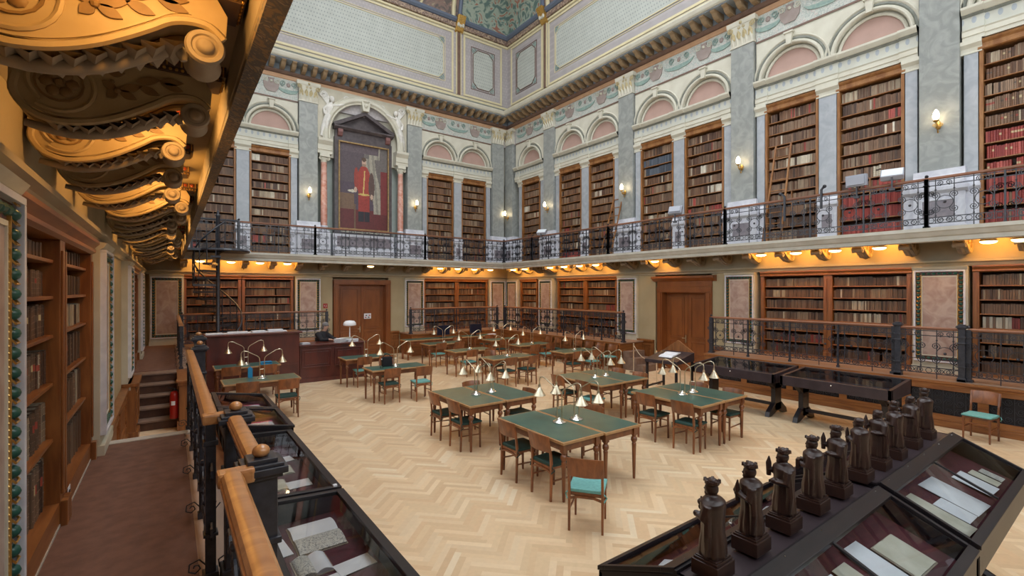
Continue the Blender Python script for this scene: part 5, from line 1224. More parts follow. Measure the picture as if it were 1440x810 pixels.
# ------------------------------------------------------------------ chairs
def chair(cush):
    t = thing('reading_chair', 'x', 'chair'); W = .40; D = .40   # faces +y, rear posts at -y
    for sx in (-1, 1):
        b = MB(); b.tube([(sx * .185, -.20, 0), (sx * .185, -.185, .44), (sx * .185, -.20, .60), (sx * .185, -.255, .835)], [.017, .021, .019, .014], 4); b.build('leg', CHAIRW, t)
        b = MB(); b.tube([(sx * .175, .19, 0), (sx * .175, .185, .43)], [.015, .021], 4); b.build('leg', CHAIRW, t)
        b = MB(); b.tube([(sx * .18, -.19, .25), (sx * .175, .185, .23)], .012, 4); b.build('stretcher', CHAIRW, t)
    b = MB(); b.tube([(-.17, .19, .32), (.17, .19, .32)], .012, 4); b.build('stretcher', CHAIRW, t)
    b = MB(); b.tube([(-.18, -.19, .36), (-.09, -.19, .385), (.09, -.19, .385), (.18, -.19, .36)], .016, 4, flat=1.0); b.build('stretcher', CHAIRW, t)
    b = MB(); b.box(-.185, .185, -.185, .195, .395, .435); b.build('seat_frame', CHAIRW, t, bevel=.006)
    b = MB(); b.add([(x, y, z) for y, z in ((-.19, .435), (-.05, .428), (.10, .432), (.215, .44)) for x in (-.20, -.07, .07, .20)] + [(x, y, z + .035) for y, z in ((-.19, .437), (-.05, .43), (.10, .436), (.215, .43)) for x in (-.20, -.07, .07, .20)],
        [(i * 4 + j, i * 4 + j + 1, i * 4 + j + 5, i * 4 + j + 4) for i in range(3) for j in range(3)] + [(16 + i * 4 + j, 16 + i * 4 + j + 1, 16 + i * 4 + j + 5, 16 + i * 4 + j + 4) for i in range(3) for j in range(3)] +
        [(j, j + 1, j + 17, j + 16) for j in range(3)] + [(12 + j, 13 + j, 29 + j, 28 + j) for j in range(3)] + [(i * 4, i * 4 + 4, i * 4 + 20, i * 4 + 16) for i in range(3)] + [(i * 4 + 3, i * 4 + 7, i * 4 + 23, i * 4 + 19) for i in range(3)])
    b.build('seat_cushion', cush, t, bevel=.008, smooth=True)
    for sx in (-1, 1): b = MB(); b.tube([(sx * .19, -.18, .445), (sx * .215, -.20, .43), (sx * .23, -.17, .40), (sx * .205, -.21, .36)], .008, 4); b.build('cushion_tie', cush, t)
    b = MB(); n = 8; vs = []
    for k in range(n + 1):
        x = -.205 + .41 * k / n; cv = -.045 * (1 - (x / .205) ** 2)
        for (z, dy) in ((.625, -.185), (.84 + .012 * (1 - (x / .205) ** 2), -.235)): vs += [(x, cv + dy - .03, z), (x, cv + dy - .012, z)]
    fs = []
    for k in range(n): a = k * 4; c = a + 4; fs += [(a, c, c + 2, a + 2), (a + 1, a + 3, c + 3, c + 1), (a + 2, c + 2, c + 3, a + 3), (a, a + 1, c + 1, c)]
    fs += [(0, 2, 3, 1), (n * 4, n * 4 + 1, n * 4 + 3, n * 4 + 2)]
    b.add(vs, fs); b.build('backrest', CHAIRW, t, bevel=.004, smooth=60); return sub(t, 'seat_cushion', 'cushion_tie')
CG = Proto(chair(CUSHG)); CT = Proto(chair(CUSHT))
def ang(dx, dy): return math.atan2(-dx, dy)
CH = [  # x, y, facing (dx,dy), teal?, label
 (3.90, 3.86, (.80, .60), 1, 'chair with bright teal cushion drawn out at the near corner of the front table'),
 (4.12, 5.46, (1, 0), 0, 'dark-cushioned chair pushed in at the front table, the farther of two'), (4.12, 4.74, (1, .03), 0, 'dark-cushioned chair pushed in at the front table, the nearer of two'),
 (5.26, 5.32, (-1, 0), 0, 'chair on the far side of the front table pair, only its back rail showing'),
 (4.12, 7.74, (1, 0), 0, 'chair at the second table pair, left one of the two pushed in'), (4.12, 7.02, (1, 0), 0, 'chair at the second table pair, right one of the two pushed in'),
 (4.95, 7.96, (0, -1), 0, 'chair at the far end of the second table pair, top of back showing'), (5.22, 6.95, (-1, 0), 0, 'chair on the far side of the second table pair'),
 (7.16, 5.42, (1, 0), 0, 'chair before the right table pair, farther of two pushed in'), (7.16, 4.68, (1, .05), 0, 'chair before the right table pair, nearer of two pushed in'),
 (8.32, 5.40, (-1, 0), 0, 'chair beyond the right table pair by the black display table'), (8.30, 4.68, (-1, 0), 0, 'chair beyond the right table pair at its near corner'),
 (7.10, 7.72, (1, 0), 0, 'chair at the bluish table pair, farther one on the near side'), (7.10, 6.94, (1, 0), 1, 'teal-cushioned chair at the bluish table pair'),
 (8.34, 7.5, (-1, 0), 0, 'chair beyond the bluish table pair, farther of two'), (8.30, 6.84, (-1, 0), 1, 'teal-cushioned chair beyond the bluish table pair'),
 (4.28, 10.92, (0, 1), 0, 'chair drawn up to the table with the bag and bottle'), (5.02, 10.72, (.06, 1), 1, 'chair with bright teal cushion drawn back from the table with the bag'), (4.7, 11.95, (0, -1), 0, 'chair behind the table with the bag and bottle'),
 (4.38, 13.2, (0, 1), 1, 'teal-cushioned chair at the table beside the reception desk'), (5.0, 13.2, (0, 1), 0, 'dark-cushioned chair at the table beside the reception desk'),
 (1.27, 11.05, (0, 1), 0, 'left of two chairs at the nearest left table'), (2.02, 10.95, (0, 1), 0, 'right of two chairs at the nearest left table, green cushion in view'),
 (1.20, 13.4, (0, 1), 0, 'left of two chairs at the table against the reception counter'), (1.98, 13.3, (0, 1), 0, 'right of two chairs at the table against the reception counter'),
 (7.62, 10.72, (0, 1), 0, 'left chair at the middle row table'), (8.30, 10.66, (-.2, 1), 0, 'right chair at the middle row table, turned a little'), (7.95, 11.8, (0, -1), 0, 'chair behind the middle row table'),
 (7.62, 12.78, (0, 1), 1, 'left chair at the table behind the middle row'), (8.32, 12.82, (0, 1), 0, 'right chair at the table behind the middle row'),
 (7.7, 15.0, (0, 1), 1, 'left chair at the table before the computer desk'), (8.42, 15.0, (0, 1), 0, 'right chair at the table before the computer desk'), (9.3, 16.7, (0, 1), 0, 'chair at the computer desk near the first monitor'), (10.75, 16.6, (0, 1), 0, 'chair at the computer desk near the second monitor'),
 (10.0, 10.55, (0, 1), 0, 'left chair at the table nearest the plinth row'), (10.85, 10.6, (0, 1), 1, 'right chair at the table nearest the plinth row'), (11.42, 11.0, (-1, 0), 0, 'chair at the end of the table nearest the plinth row'),
 (10.1, 12.75, (0, 1), 0, 'left chair at the second table toward the corner'), (10.85, 12.8, (0, 1), 1, 'right chair at the second table toward the corner'),
 (10.25, 14.8, (0, 1), 0, 'left chair at the table closest to the corner'), (10.95, 14.85, (0, 1), 0, 'right chair at the table closest to the corner'),
 (11.78, 1.86, (-1, .12), 1, 'lone chair with pale green cushion against the grille plinth'),
 (.80, 9.35, (1, 0), 1, 'teal-cushioned chair by the aisle plinth, nearest of two'), (.80, 10.0, (1, 0), 1, 'teal-cushioned chair by the aisle plinth, farther of two')]
for x, y, f, tl, lb in CH: (CT if tl else CG).put((x, y, 0), ang(*f), lb)
for k in range(7): (CG if k % 3 else CT).put((12.02, 10.95 + k * .56, 0), ang(-1, 0), 'chair standing in the row along the wooden plinth of the right walkway', 'chairs in a row along the plinth')

# ------------------------------------------------------------------ twin-arm reading lamps
def dlamp():
    t = thing('reading_lamp', 'x', 'lamp')
    b = MB(); b.lathe([(.0, 0), (.095, 0), (.10, .008), (.085, .02), (.05, .035), (.025, .055), (.018, .07), (.0, .075)], 0, 0, 24); b.build('base', STEELW, t, smooth=True)
    for sx in (-1, 1):
        b = MB(); pts = [(sx * .045, 0, .01), (sx * .045, 0, .40), (sx * .055, 0, .45), (sx * .09, 0, .49), (sx * .28, 0, .60), (sx * .34, 0, .615), (sx * .385, 0, .60), (sx * .40, 0, .56), (sx * .40, 0, .47)]
        b.tube(pts, .0085, 8); b.build('arm', BRASS, t, smooth=True)
        b = MB(); b.lathe([(.018, .49), (.02, .475), (.022, .44), (.03, .43), (.055, .385), (.095, .325), (.092, .325), (.052, .38), (.028, .42), (.012, .43)], sx * .40, 0, 24); b.lathe([(.010, .455), (.014, .46), (.014, .50), (.0, .505)], sx * .40, 0, 10); b.build('shade', BRASS, t, smooth=60)
    b = MB(); b.tube([(-.045, 0, .20), (.045, 0, .20)], .006, 5); b.build('crossbar', BRASS, t); return t
DL = Proto(dlamp()); h = .783
LM = [(4.57, 5.10, 1, 'twin-arm brass lamp on the front table pair, nearer the pushed-in chairs'), (4.88, 5.07, 1, 'twin-arm brass lamp on the front table pair, beyond the seam'), (4.55, 7.36, 1, 'twin-arm brass lamp on the second table pair, near side of the seam'), (4.90, 7.38, 1, 'twin-arm brass lamp on the second table pair, far side of the seam'),
 (7.62, 5.13, 1, 'twin-arm brass lamp on the right table pair, near side of the seam'), (7.95, 5.13, 1, 'twin-arm brass lamp on the right table pair, far side of the seam'), (7.56, 7.26, 1, 'twin-arm brass lamp on the bluish table pair, near side of the seam'), (7.90, 7.26, 1, 'twin-arm brass lamp on the bluish table pair, far side of the seam'),
 (4.6, 11.3, 0, 'brass lamp on the table with the bag and bottle'), (4.6, 13.5, 0, 'brass lamp on the table beside the reception desk'), (1.62, 11.45, 0, 'brass lamp on the nearest left table'), (1.58, 13.75, 0, 'brass lamp on the table against the reception counter'),
 (7.92, 11.1, 0, 'brass lamp on the middle row table'), (7.85, 13.1, 0, 'brass lamp on the table behind the middle row'), (8.1, 15.35, 0, 'brass lamp on the table before the computer desk'), (10.45, 10.95, 0, 'brass lamp on the table nearest the plinth chairs'), (10.5, 13.2, 0, 'brass lamp on the second table toward the corner'), (10.6, 15.2, 0, 'brass lamp on the table closest to the corner')]
for x, y, r, lb in LM: DL.put((x, y, h), PI / 2 * r + (.12 if r else .0), lb)
# small things on the tables
def bottle(x, y, z, m, hh, lb):
    t = thing('bottle', lb, 'bottle', (x, y, z)); b = MB(); b.lathe([(.0, 0), (.032, 0), (.034, .01), (.034, hh * .6), (.015, hh * .82), (.013, hh * .9)], 0, 0, 12); b.build('body', m, t, smooth=True); b = MB(); b.lathe([(.015, hh * .9), (.016, hh), (.0, hh)], 0, 0, 10); b.build('cap', PAPER, t)
bottle(4.18, 11.15, h, GLASS, .24, 'clear water bottle on the table with the black bag')
t = thing('shoulder_bag', 'black bag standing on the single table near the reception desk', 'bag', (4.42, 11.42, h)); b = MB(); b.box(-.13, .13, -.06, .06, 0, .24); b.build('pouch', BLACKC, t, bevel=.03, smooth=True); b = MB(); b.tube([(x, 0, z) for x, z in arc(0, .22, .09, 0, PI, 10)], .01, 5); b.build('strap', BLACKC, t)
t = thing('file_box', 'bright blue box file on the table against the reception counter', 'box file', (2.02, 13.65, h)); b = MB(); b.frame(-.13, .13, 0, .06, .015, -.09, .09); b.box(-.12, .12, -.085, .085, .0, .02); b.build('tray', BLUEPL, t)
t = thing('water_carton', 'bright blue carton on the nearest left table', 'carton', (1.42, 11.7, h)); b = MB(); b.box(-.045, .045, -.035, .035, 0, .20); b.slab_xz([(-.045, .20), (.045, .20), (0, .24)], -.035, .035); b.build('pack', BLUEPL, t, bevel=.004)

# ------------------------------------------------------------------ reception desk and the person
t = thing('reception_counter', 'tall mahogany counter section of the reception desk, papers along its top', 'counter', (1.9, 14.95, 0))
b = MB(); b.box(-1.13, 1.13, -.35, .35, 0, 1.46); b.build('body', MAHO, t, bevel=.008); b = MB(); b.box(-1.2, 1.2, -.42, .42, 1.46, 1.51); b.build('top', MAHO, t, bevel=.01)
b = MB(); b.box(-1.15, 1.15, -.38, .38, 0, .10); b.build('plinth', MAHO, t)
b = MB(); b.box(-1.1, 1.1, -.372, -.35, .55, .60); b.build('moulding', MAHO, t)
t = thing('reception_desk', 'lower mahogany section of the reception desk with panelled front', 'desk', (3.97, 14.95, 0))
b = MB(); b.box(-.93, .93, -.34, .35, 0, 1.06); b.build('body', MAHO, t, bevel=.008); b = MB(); b.box(-.96, .98, -.42, .42, 1.06, 1.11); b.build('top', MAHO, t, bevel=.012)
for x0, x1 in ((-.88, -.05), (.05, .88)): b = MB(); b.frame(x0, x1, .42, .96, .035, -.37, -.34); b.frame(x0 + .08, x1 - .08, .50, .88, .015, -.355, -.34); b.build('front_panel', MAHO, t, bevel=.004)
b = MB(); b.box(-.95, .95, -.37, .38, 0, .12); b.build('plinth', MAHO, t)
for i, (x, y, w, d, r) in enumerate(((1.0, 14.9, .5, .32, .03), (1.55, 14.95, .6, .36, -.05), (2.05, 14.9, .45, .3, .08), (2.5, 15, .5, .34, -.04))):
    t = thing('newspaper', ['white folded newspaper at the aisle end of the tall counter', 'white newspaper lying second along the tall counter', 'open white newspaper third along the tall counter', 'white newspaper at the lower desk end of the tall counter'][i], 'newspaper', (x, y, 1.511), r)
    b = MB(); b.box(-w / 2, w / 2, -d / 2, d / 2, 0, .014); b.box(-w / 2 + .02, w / 2 - .1, -d / 2 + .02, d / 2 - .04, .014, .03 + .01 * i); b.build('sheets', PAPER, t, bevel=.003)
for i, (x, y, w, r, m) in enumerate(((3.2, 14.75, .22, .2, PAPER), (4.35, 14.9, .34, .4, PAPER), (4.6, 14.7, .30, -.3, PAPER), (4.5, 15.1, .36, .1, AGEDP), (4.2, 14.7, .3, .7, PAPER))):
    t = thing('desk_papers', ['loose white papers on the desk end nearest the tall counter', 'bundle of white papers in front of the person', 'white papers at the door end of the desk', 'pile of yellowish papers behind the white ones', 'slanting white sheets beside the sleeve of the person'][i], 'papers', (x, y, 1.111), r)
    b = MB()
    for k in range(3 + i): b.box(-w / 2 + .01 * (k % 3), w / 2 + .01 * (k % 2), -.11, .11, k * .016, k * .016 + .012)
    b.build('sheets', m, t)
t = thing('desk_lamp', 'white mushroom desk lamp on the reception desk', 'lamp', (4.62, 15.1, 1.11))
b = MB(); b.lathe([(.0, 0), (.09, 0), (.09, .02), (.02, .03), (.015, .42), (.0, .42)], 0, 0, 14); b.build('stand', WHITEG, t, smooth=True); b = MB(); b.lathe([(.19, .47), (.20, .50), (.185, .56), (.13, .615), (.0, .63)], 0, 0, 24); b.lathe([(.0, .44), (.19, .47)], 0, 0, 24); b.build('lamp_shade', WHITEG, t, smooth=True)
def person():
    t = thing('person', 'grey-haired person in a dark jacket bent over papers at the reception desk', 'person', (3.86, 15.62, 0), 0)
    sk = {'pel': ((0, .05, .80), .15), 'waist': ((.0, .03, .98), .14), 'chest': ((.04, -.03, 1.18), .17), 'neckb': ((.08, -.07, 1.36), .085), 'neck': ((.10, -.09, 1.42), .052), 'head0': ((.125, -.11, 1.49), .075), 'head1': ((.14, -.12, 1.57), .085), 'head2': ((.14, -.11, 1.63), .055),
          'sl': ((-.10, -.13, 1.30), .075), 'el': ((-.04, -.36, 1.14), .050), 'wl': ((.14, -.50, 1.17), .034), 'sr': ((.19, .06, 1.30), .075), 'er': ((.36, -.16, 1.14), .050), 'wr': ((.38, -.42, 1.17), .034),
          'hl': ((.0, -.12, .78), .09), 'kl': ((.18, -.20, .76), .075), 'al': ((.16, -.18, .34), .05), 'fl': ((.26, -.24, .28), .045), 'hr': ((.08, .14, .78), .09), 'kr': ((.36, .06, .76), .075), 'ar': ((.34, .06, .34), .05), 'fr': ((.44, .0, .28), .045)}
    names = list(sk); E = [('pel', 'waist'), ('waist', 'chest'), ('chest', 'neckb'), ('neckb', 'neck'), ('neck', 'head0'), ('head0', 'head1'), ('head1', 'head2'), ('chest', 'sl'), ('sl', 'el'), ('el', 'wl'), ('chest', 'sr'), ('sr', 'er'), ('er', 'wr'), ('pel', 'hl'), ('hl', 'kl'), ('kl', 'al'), ('al', 'fl'), ('pel', 'hr'), ('hr', 'kr'), ('kr', 'ar'), ('ar', 'fr')]
    for side, wr in (('l', Vector(sk['wl'][0])), ('r', Vector(sk['wr'][0]))):
        dr = Vector((.75, -.6, -.12)).normalized() if side == 'l' else Vector((.2, -.95, -.12)).normalized(); pr = Vector((-dr.y, dr.x, 0)).normalized()
        p = wr + dr * .07; n0 = 'palm' + side; sk[n0] = (tuple(p), .026); names.append(n0); E.append(('w' + side, n0))
        for k, (o_, l) in enumerate(((-.030, .07), (-.010, .08), (.010, .075), (.030, .06))):
            a = p + pr * o_ + dr * .03; c = a + dr * l * .5 + Vector((0, 0, .006)); e = a + dr * l + Vector((0, 0, -.012)); last = n0
            for q, pt in enumerate((a, c, e)): nn = 'f%s%d%d' % (side, k, q); sk[nn] = (tuple(pt), .009 - q * .001); names.append(nn); E.append((last, nn)); last = nn
        a = p - pr * .035 + dr * .0; c = a - pr * .02 + dr * .035; last = n0
        for q, pt in enumerate((a, c)): nn = 't%s%d' % (side, q); sk[nn] = (tuple(pt), .010); names.append(nn); E.append((last, nn)); last = nn
    me = bpy.data.meshes.new('body'); me.from_pydata([sk[n][0] for n in names], [(names.index(a), names.index(c)) for a, c in E], []); o = bpy.data.objects.new('body', me); COL.objects.link(o); o.parent = t; me.materials.append(SKIN)
    m = o.modifiers.new('s', 'SKIN'); m.use_smooth_shade = True
    lay = me.skin_vertices[0].data if me.skin_vertices else None
    if lay is None:
        bm = bmesh.new(); bm.from_mesh(me); bm.verts.layers.skin.verify(); bm.to_mesh(me); bm.free(); lay = me.skin_vertices[0].data
    for i, n in enumerate(names): r = sk[n][1]; lay[i].radius = (r, r)
    lay[0].use_root = True; s2 = o.modifiers.new('u', 'SUBSURF'); s2.levels = 1; s2.render_levels = 2
    b = MB(); J = [Vector(sk[n][0]) for n in ('pel', 'waist', 'chest', 'neckb')]
    b.tube(J + [J[-1] + Vector((.005, -.005, .05))], [.19, .175, .20, .125, .07], 14); b.tube([sk['chest'][0], sk['sl'][0], sk['el'][0], Vector(sk['wl'][0]) * .95 + Vector(sk['el'][0]) * .05], [.13, .10, .068, .05], 10); b.tube([sk['chest'][0], sk['sr'][0], sk['er'][0], sk['wr'][0]], [.13, .10, .068, .05], 10)
    j = b.build('jacket', BLACKC, t, smooth=True); r = j.modifiers.new('r', 'REMESH'); r.mode = 'VOXEL'; r.voxel_size = .018; r.use_smooth_shade = True
    b = MB(); b.tube([sk['hl'][0], sk['kl'][0], sk['al'][0]], [.11, .09, .07], 10); b.tube([sk['hr'][0], sk['kr'][0], sk['ar'][0]], [.11, .09, .07], 10); b.ball((0, .04, .80), .17, 12); b.build('trousers', BLACKC, t, smooth=True)
    b = MB(); b.ball((.122, -.10, 1.60), .104, 16, q=(1, .98, .92)); b.ball((.08, -.075, 1.53), .075, 12); b.build('hair', HAIRG, t, smooth=True)
    hx, hy, hz = .205, -.165, 1.555
    b = MB(); b.tube([(hx, hy, hz + .02), (hx + .028, hy - .022, hz - .012), (hx + .008, hy - .006, hz - .02)], [.01, .014, .01], 6); b.build('nose', SKIN, t, smooth=True)
    for k in (-1, 1): b = MB(); b.ball((hx + .0 - k * .018, hy + .0 - k * .026, hz + .018), .011, 8); b.build('eye', BLACKC, t)
    b = MB(); b.tube([(hx - .018, hy - .022, hz - .045), (hx + .002, hy - .004, hz - .048), (hx + .018 - .03, hy + .03, hz - .045)], .005, 5); b.build('mouth', mat('lip_tone', (.4, .17, .14), rough=.6), t)
    for k in (-1, 1): b = MB(); b.ball((.135 + k * .055, -.115 + k * .068, 1.545), .022, 8, q=(.6, .6, 1.2)); b.build('ear', SKIN, t)
    for k in ('fl', 'fr'): b = MB(); p = sk[k][0]; b.ball((p[0], p[1], p[2] + .02), .07, 10, q=(1.6, .8, .7)); b.build('shoe', BLACKC, t, smooth=True)
person()
t = thing('bar_stool', 'high stool under the person at the reception desk', 'stool', (3.88, 15.68, 0)); b = MB(); b.lathe([(.0, .60), (.19, .60), (.20, .63), (.19, .655), (.0, .66)], 0, 0, 18); b.build('seat', BLACKC, t, smooth=True)
for k in range(4): a = k * PI / 2 + .4; b = MB(); b.tube([(.20 * math.cos(a), .20 * math.sin(a), 0), (.13 * math.cos(a), .13 * math.sin(a), .6)], .014, 6); b.build('leg', IRON, t)
b = MB(); b.tube([(.18 * math.cos(k * PI / 8), .18 * math.sin(k * PI / 8), .22) for k in range(17)], .01, 5); b.build('foot_ring', IRON, t)

# ------------------------------------------------------------------ display cases
def open_book(x, y, z, w, d, rz, m, lab, tilt=0., thick=.03, axis='X'):
    t = thing('open_book', lab, 'book', (x, y, z), rz)
    R_ = Matrix.Rotation(tilt, 4, axis)
    for sx in (-1, 1):
        b = MB(); b.T = R_; n = 5; vs = []
        for k in range(n + 1): f = k / n; zz = thick * math.sin(PI * (.15 + .75 * f)); vs += [(sx * w / 2 * f, -d / 2, zz), (sx * w / 2 * f, d / 2, zz), (sx * w / 2 * f, -d / 2, 0), (sx * w / 2 * f, d / 2, 0)]
        fs = []
        for k in range(n): a = 4 * k; c = a + 4; fs += [(a, c, c + 1, a + 1), (a + 2, a + 3, c + 3, c + 2), (a, a + 2, c + 2, c), (a + 1, c + 1, c + 3, a + 3)]
        fs.append((4 * n, 4 * n + 2, 4 * n + 3, 4 * n + 1)); b.add(vs, fs); b.build('page_block', m if sx < 0 else PAPER if m is PRINT else m, t, smooth=60)
    b = MB(); b.T = R_; b.box(-w / 2 - .01, w / 2 + .01, -d / 2 - .008, d / 2 + .008, -.006, 0); b.build('cover', MATS['stone_acanthus_paint'], t)
    return t
def sheet(x, y, z, w, d, rz, m, lab, tilt=0., axis='X'):
    b = MB(); b.T = Matrix.Rotation(tilt, 4, axis); b.box(-w / 2, w / 2, -d / 2, d / 2, 0, .003); o = b.build('paper_sheet', m); o.location = (x, y, z); o.rotation_euler[2] = rz; tag(o, lab, 'paper'); return o
def side_case(y0, y1, zi, zo, xi, xo, lab, bars=0):
    """desk-type case along the aisle plinth: glass slopes from inner edge down to outer edge"""
    t = thing('display_case', lab, 'display case', (0, 0, 0)); w = .05; sl = (zo - zi) / (xo - xi); Z = lambda x: zi + sl * (x - xi)
    b = MB(); dz = .20
    b.add([(xi, y0, zi - dz), (xo, y0, zi - dz), (xo, y1, zi - dz), (xi, y1, zi - dz), (xi, y0, zi - dz + .02), (xo, y0, zi - dz + .02), (xo, y1, zi - dz + .02), (xi, y1, zi - dz + .02)], [(0, 3, 2, 1), (4, 5, 6, 7), (0, 1, 5, 4), (1, 2, 6, 5), (2, 3, 7, 6), (3, 0, 4, 7)]); b.build('tray_bottom', VELVET, t)
    def side(b, xa, ya, xb, yb, wx, wy): b.add([(xa, ya, zi - dz), (xb, ya, zi - dz), (xb, yb, zi - dz), (xa, yb, zi - dz), (xa, ya, Z(xa)), (xb, ya, Z(xb)), (xb, yb, Z(xb)), (xa, yb, Z(xa))], [(0, 3, 2, 1), (4, 5, 6, 7), (0, 1, 5, 4), (1, 2, 6, 5), (2, 3, 7, 6), (3, 0, 4, 7)])
    b = MB(); side(b, xi, y0, xi + .02, y1, 0, 0); side(b, xo - .02, y0, xo, y1, 0, 0); side(b, xi, y0, xo, y0 + .02, 0, 0); side(b, xi, y1 - .02, xo, y1, 0, 0); b.build('side_walls', EBON, t)
    b = MB()
    def bar(xa, ya, xb, yb, h0=.0, h1=.028): b.add([(xa, ya, Z(xa) + h0), (xb, ya, Z(xb) + h0), (xb, yb, Z(xb) + h0), (xa, yb, Z(xa) + h0), (xa, ya, Z(xa) + h1), (xb, ya, Z(xb) + h1), (xb, yb, Z(xb) + h1), (xa, yb, Z(xa) + h1)], [(0, 3, 2, 1), (4, 5, 6, 7), (0, 1, 5, 4), (1, 2, 6, 5), (2, 3, 7, 6), (3, 0, 4, 7)])
    bar(xi - .01, y0, xi + w, y1); bar(xo - w, y0, xo + .015, y1); bar(xi + w, y0, xo - w, y0 + w); bar(xi + w, y1 - w, xo - w, y1)
    b.build('lid_frame', EBON, t, bevel=.004)
    b = MB(); b.add([(xi + w, y0 + w, Z(xi + w) + .012), (xo - w, y0 + w, Z(xo - w) + .012), (xo - w, y1 - w, Z(xo - w) + .012), (xi + w, y1 - w, Z(xi + w) + .012)], [(0, 1, 2, 3)]); b.build('glass_lid', GLASS, t, fix=False)
    for yy in (y0 + .25, y1 - .25):
        for xx in (xi + .06, xo - .06): b = MB(); b.lathe([(.035, 0), (.03, .05), (.022, .5), (.03, zi - dz)], xx, yy, 10); b.build('leg', EBON, t, smooth=60)
    return t
side_case(1.95, 3.98, 1.075, 1.03, .50, 1.15, 'glass-topped display case nearest the camera beside the aisle railing')
side_case(4.02, 6.02, 1.075, 1.03, .50, 1.15, 'second glass-topped case along the railing, papers on a grey ground')
side_case(6.10, 7.14, 1.16, 1.05, .50, 1.20, 'small glass-topped case with pink card, the nearer of two'); side_case(7.18, 8.25, 1.16, 1.05, .50, 1.20, 'small glass-topped case with pink card, the farther of two')
b = MB(); b.box(1.10, 1.13, 4.03, 4.06, 1.06, 1.075); tag(b.build('case_label', PAPER), 'tiny white tag on the corner of the second case', 'tag')
z = .90
open_book(.865, 3.62, z, .44, .31, PI / 2, PRINT, 'large open book with engraved page in the nearest case'); open_book(.75, 3.24, z, .20, .24, .02, PRINT, 'open book with a printed page at the bottom of the nearest case')
sheet(.61, 3.58, z, .12, .25, .1, PAPER, 'white card against the railing side of the nearest case'); sheet(.98, 3.09, z + .002, .24, .15, .12, PAPER, 'long white sheet beside the lower open book in the nearest case'); sheet(.75, 2.95, z, .3, .22, .1, PAPER, 'white sheet at the bottom picture edge in the nearest case')
sheet(.96, 5.45, z, .20, .16, .15, PAPER, 'white sheet at the far end of the second case'); open_book(.90, 5.13, z, .18, .24, 0, AGEDP, 'yellowed open booklet in the middle of the second case', thick=.012); open_book(.79, 4.76, z, .16, .25, 0, AGEDP, 'open pale book at the near end of the second case', thick=.012); sheet(.97, 4.69, z, .20, .18, .0, PAPER, 'long white sheet beside the pale book in the second case')
for y, q in ((6.55, 'nearer'), (7.65, 'farther')):
    sheet(.93, y, .985, .30, .62, 0, PINKC, 'magenta card in the %s small case' % q); open_book(.93, y + .12, .99, .28, .20, 0, PAPER, 'white open leaflet on magenta card in the %s small case' % q, thick=.012)
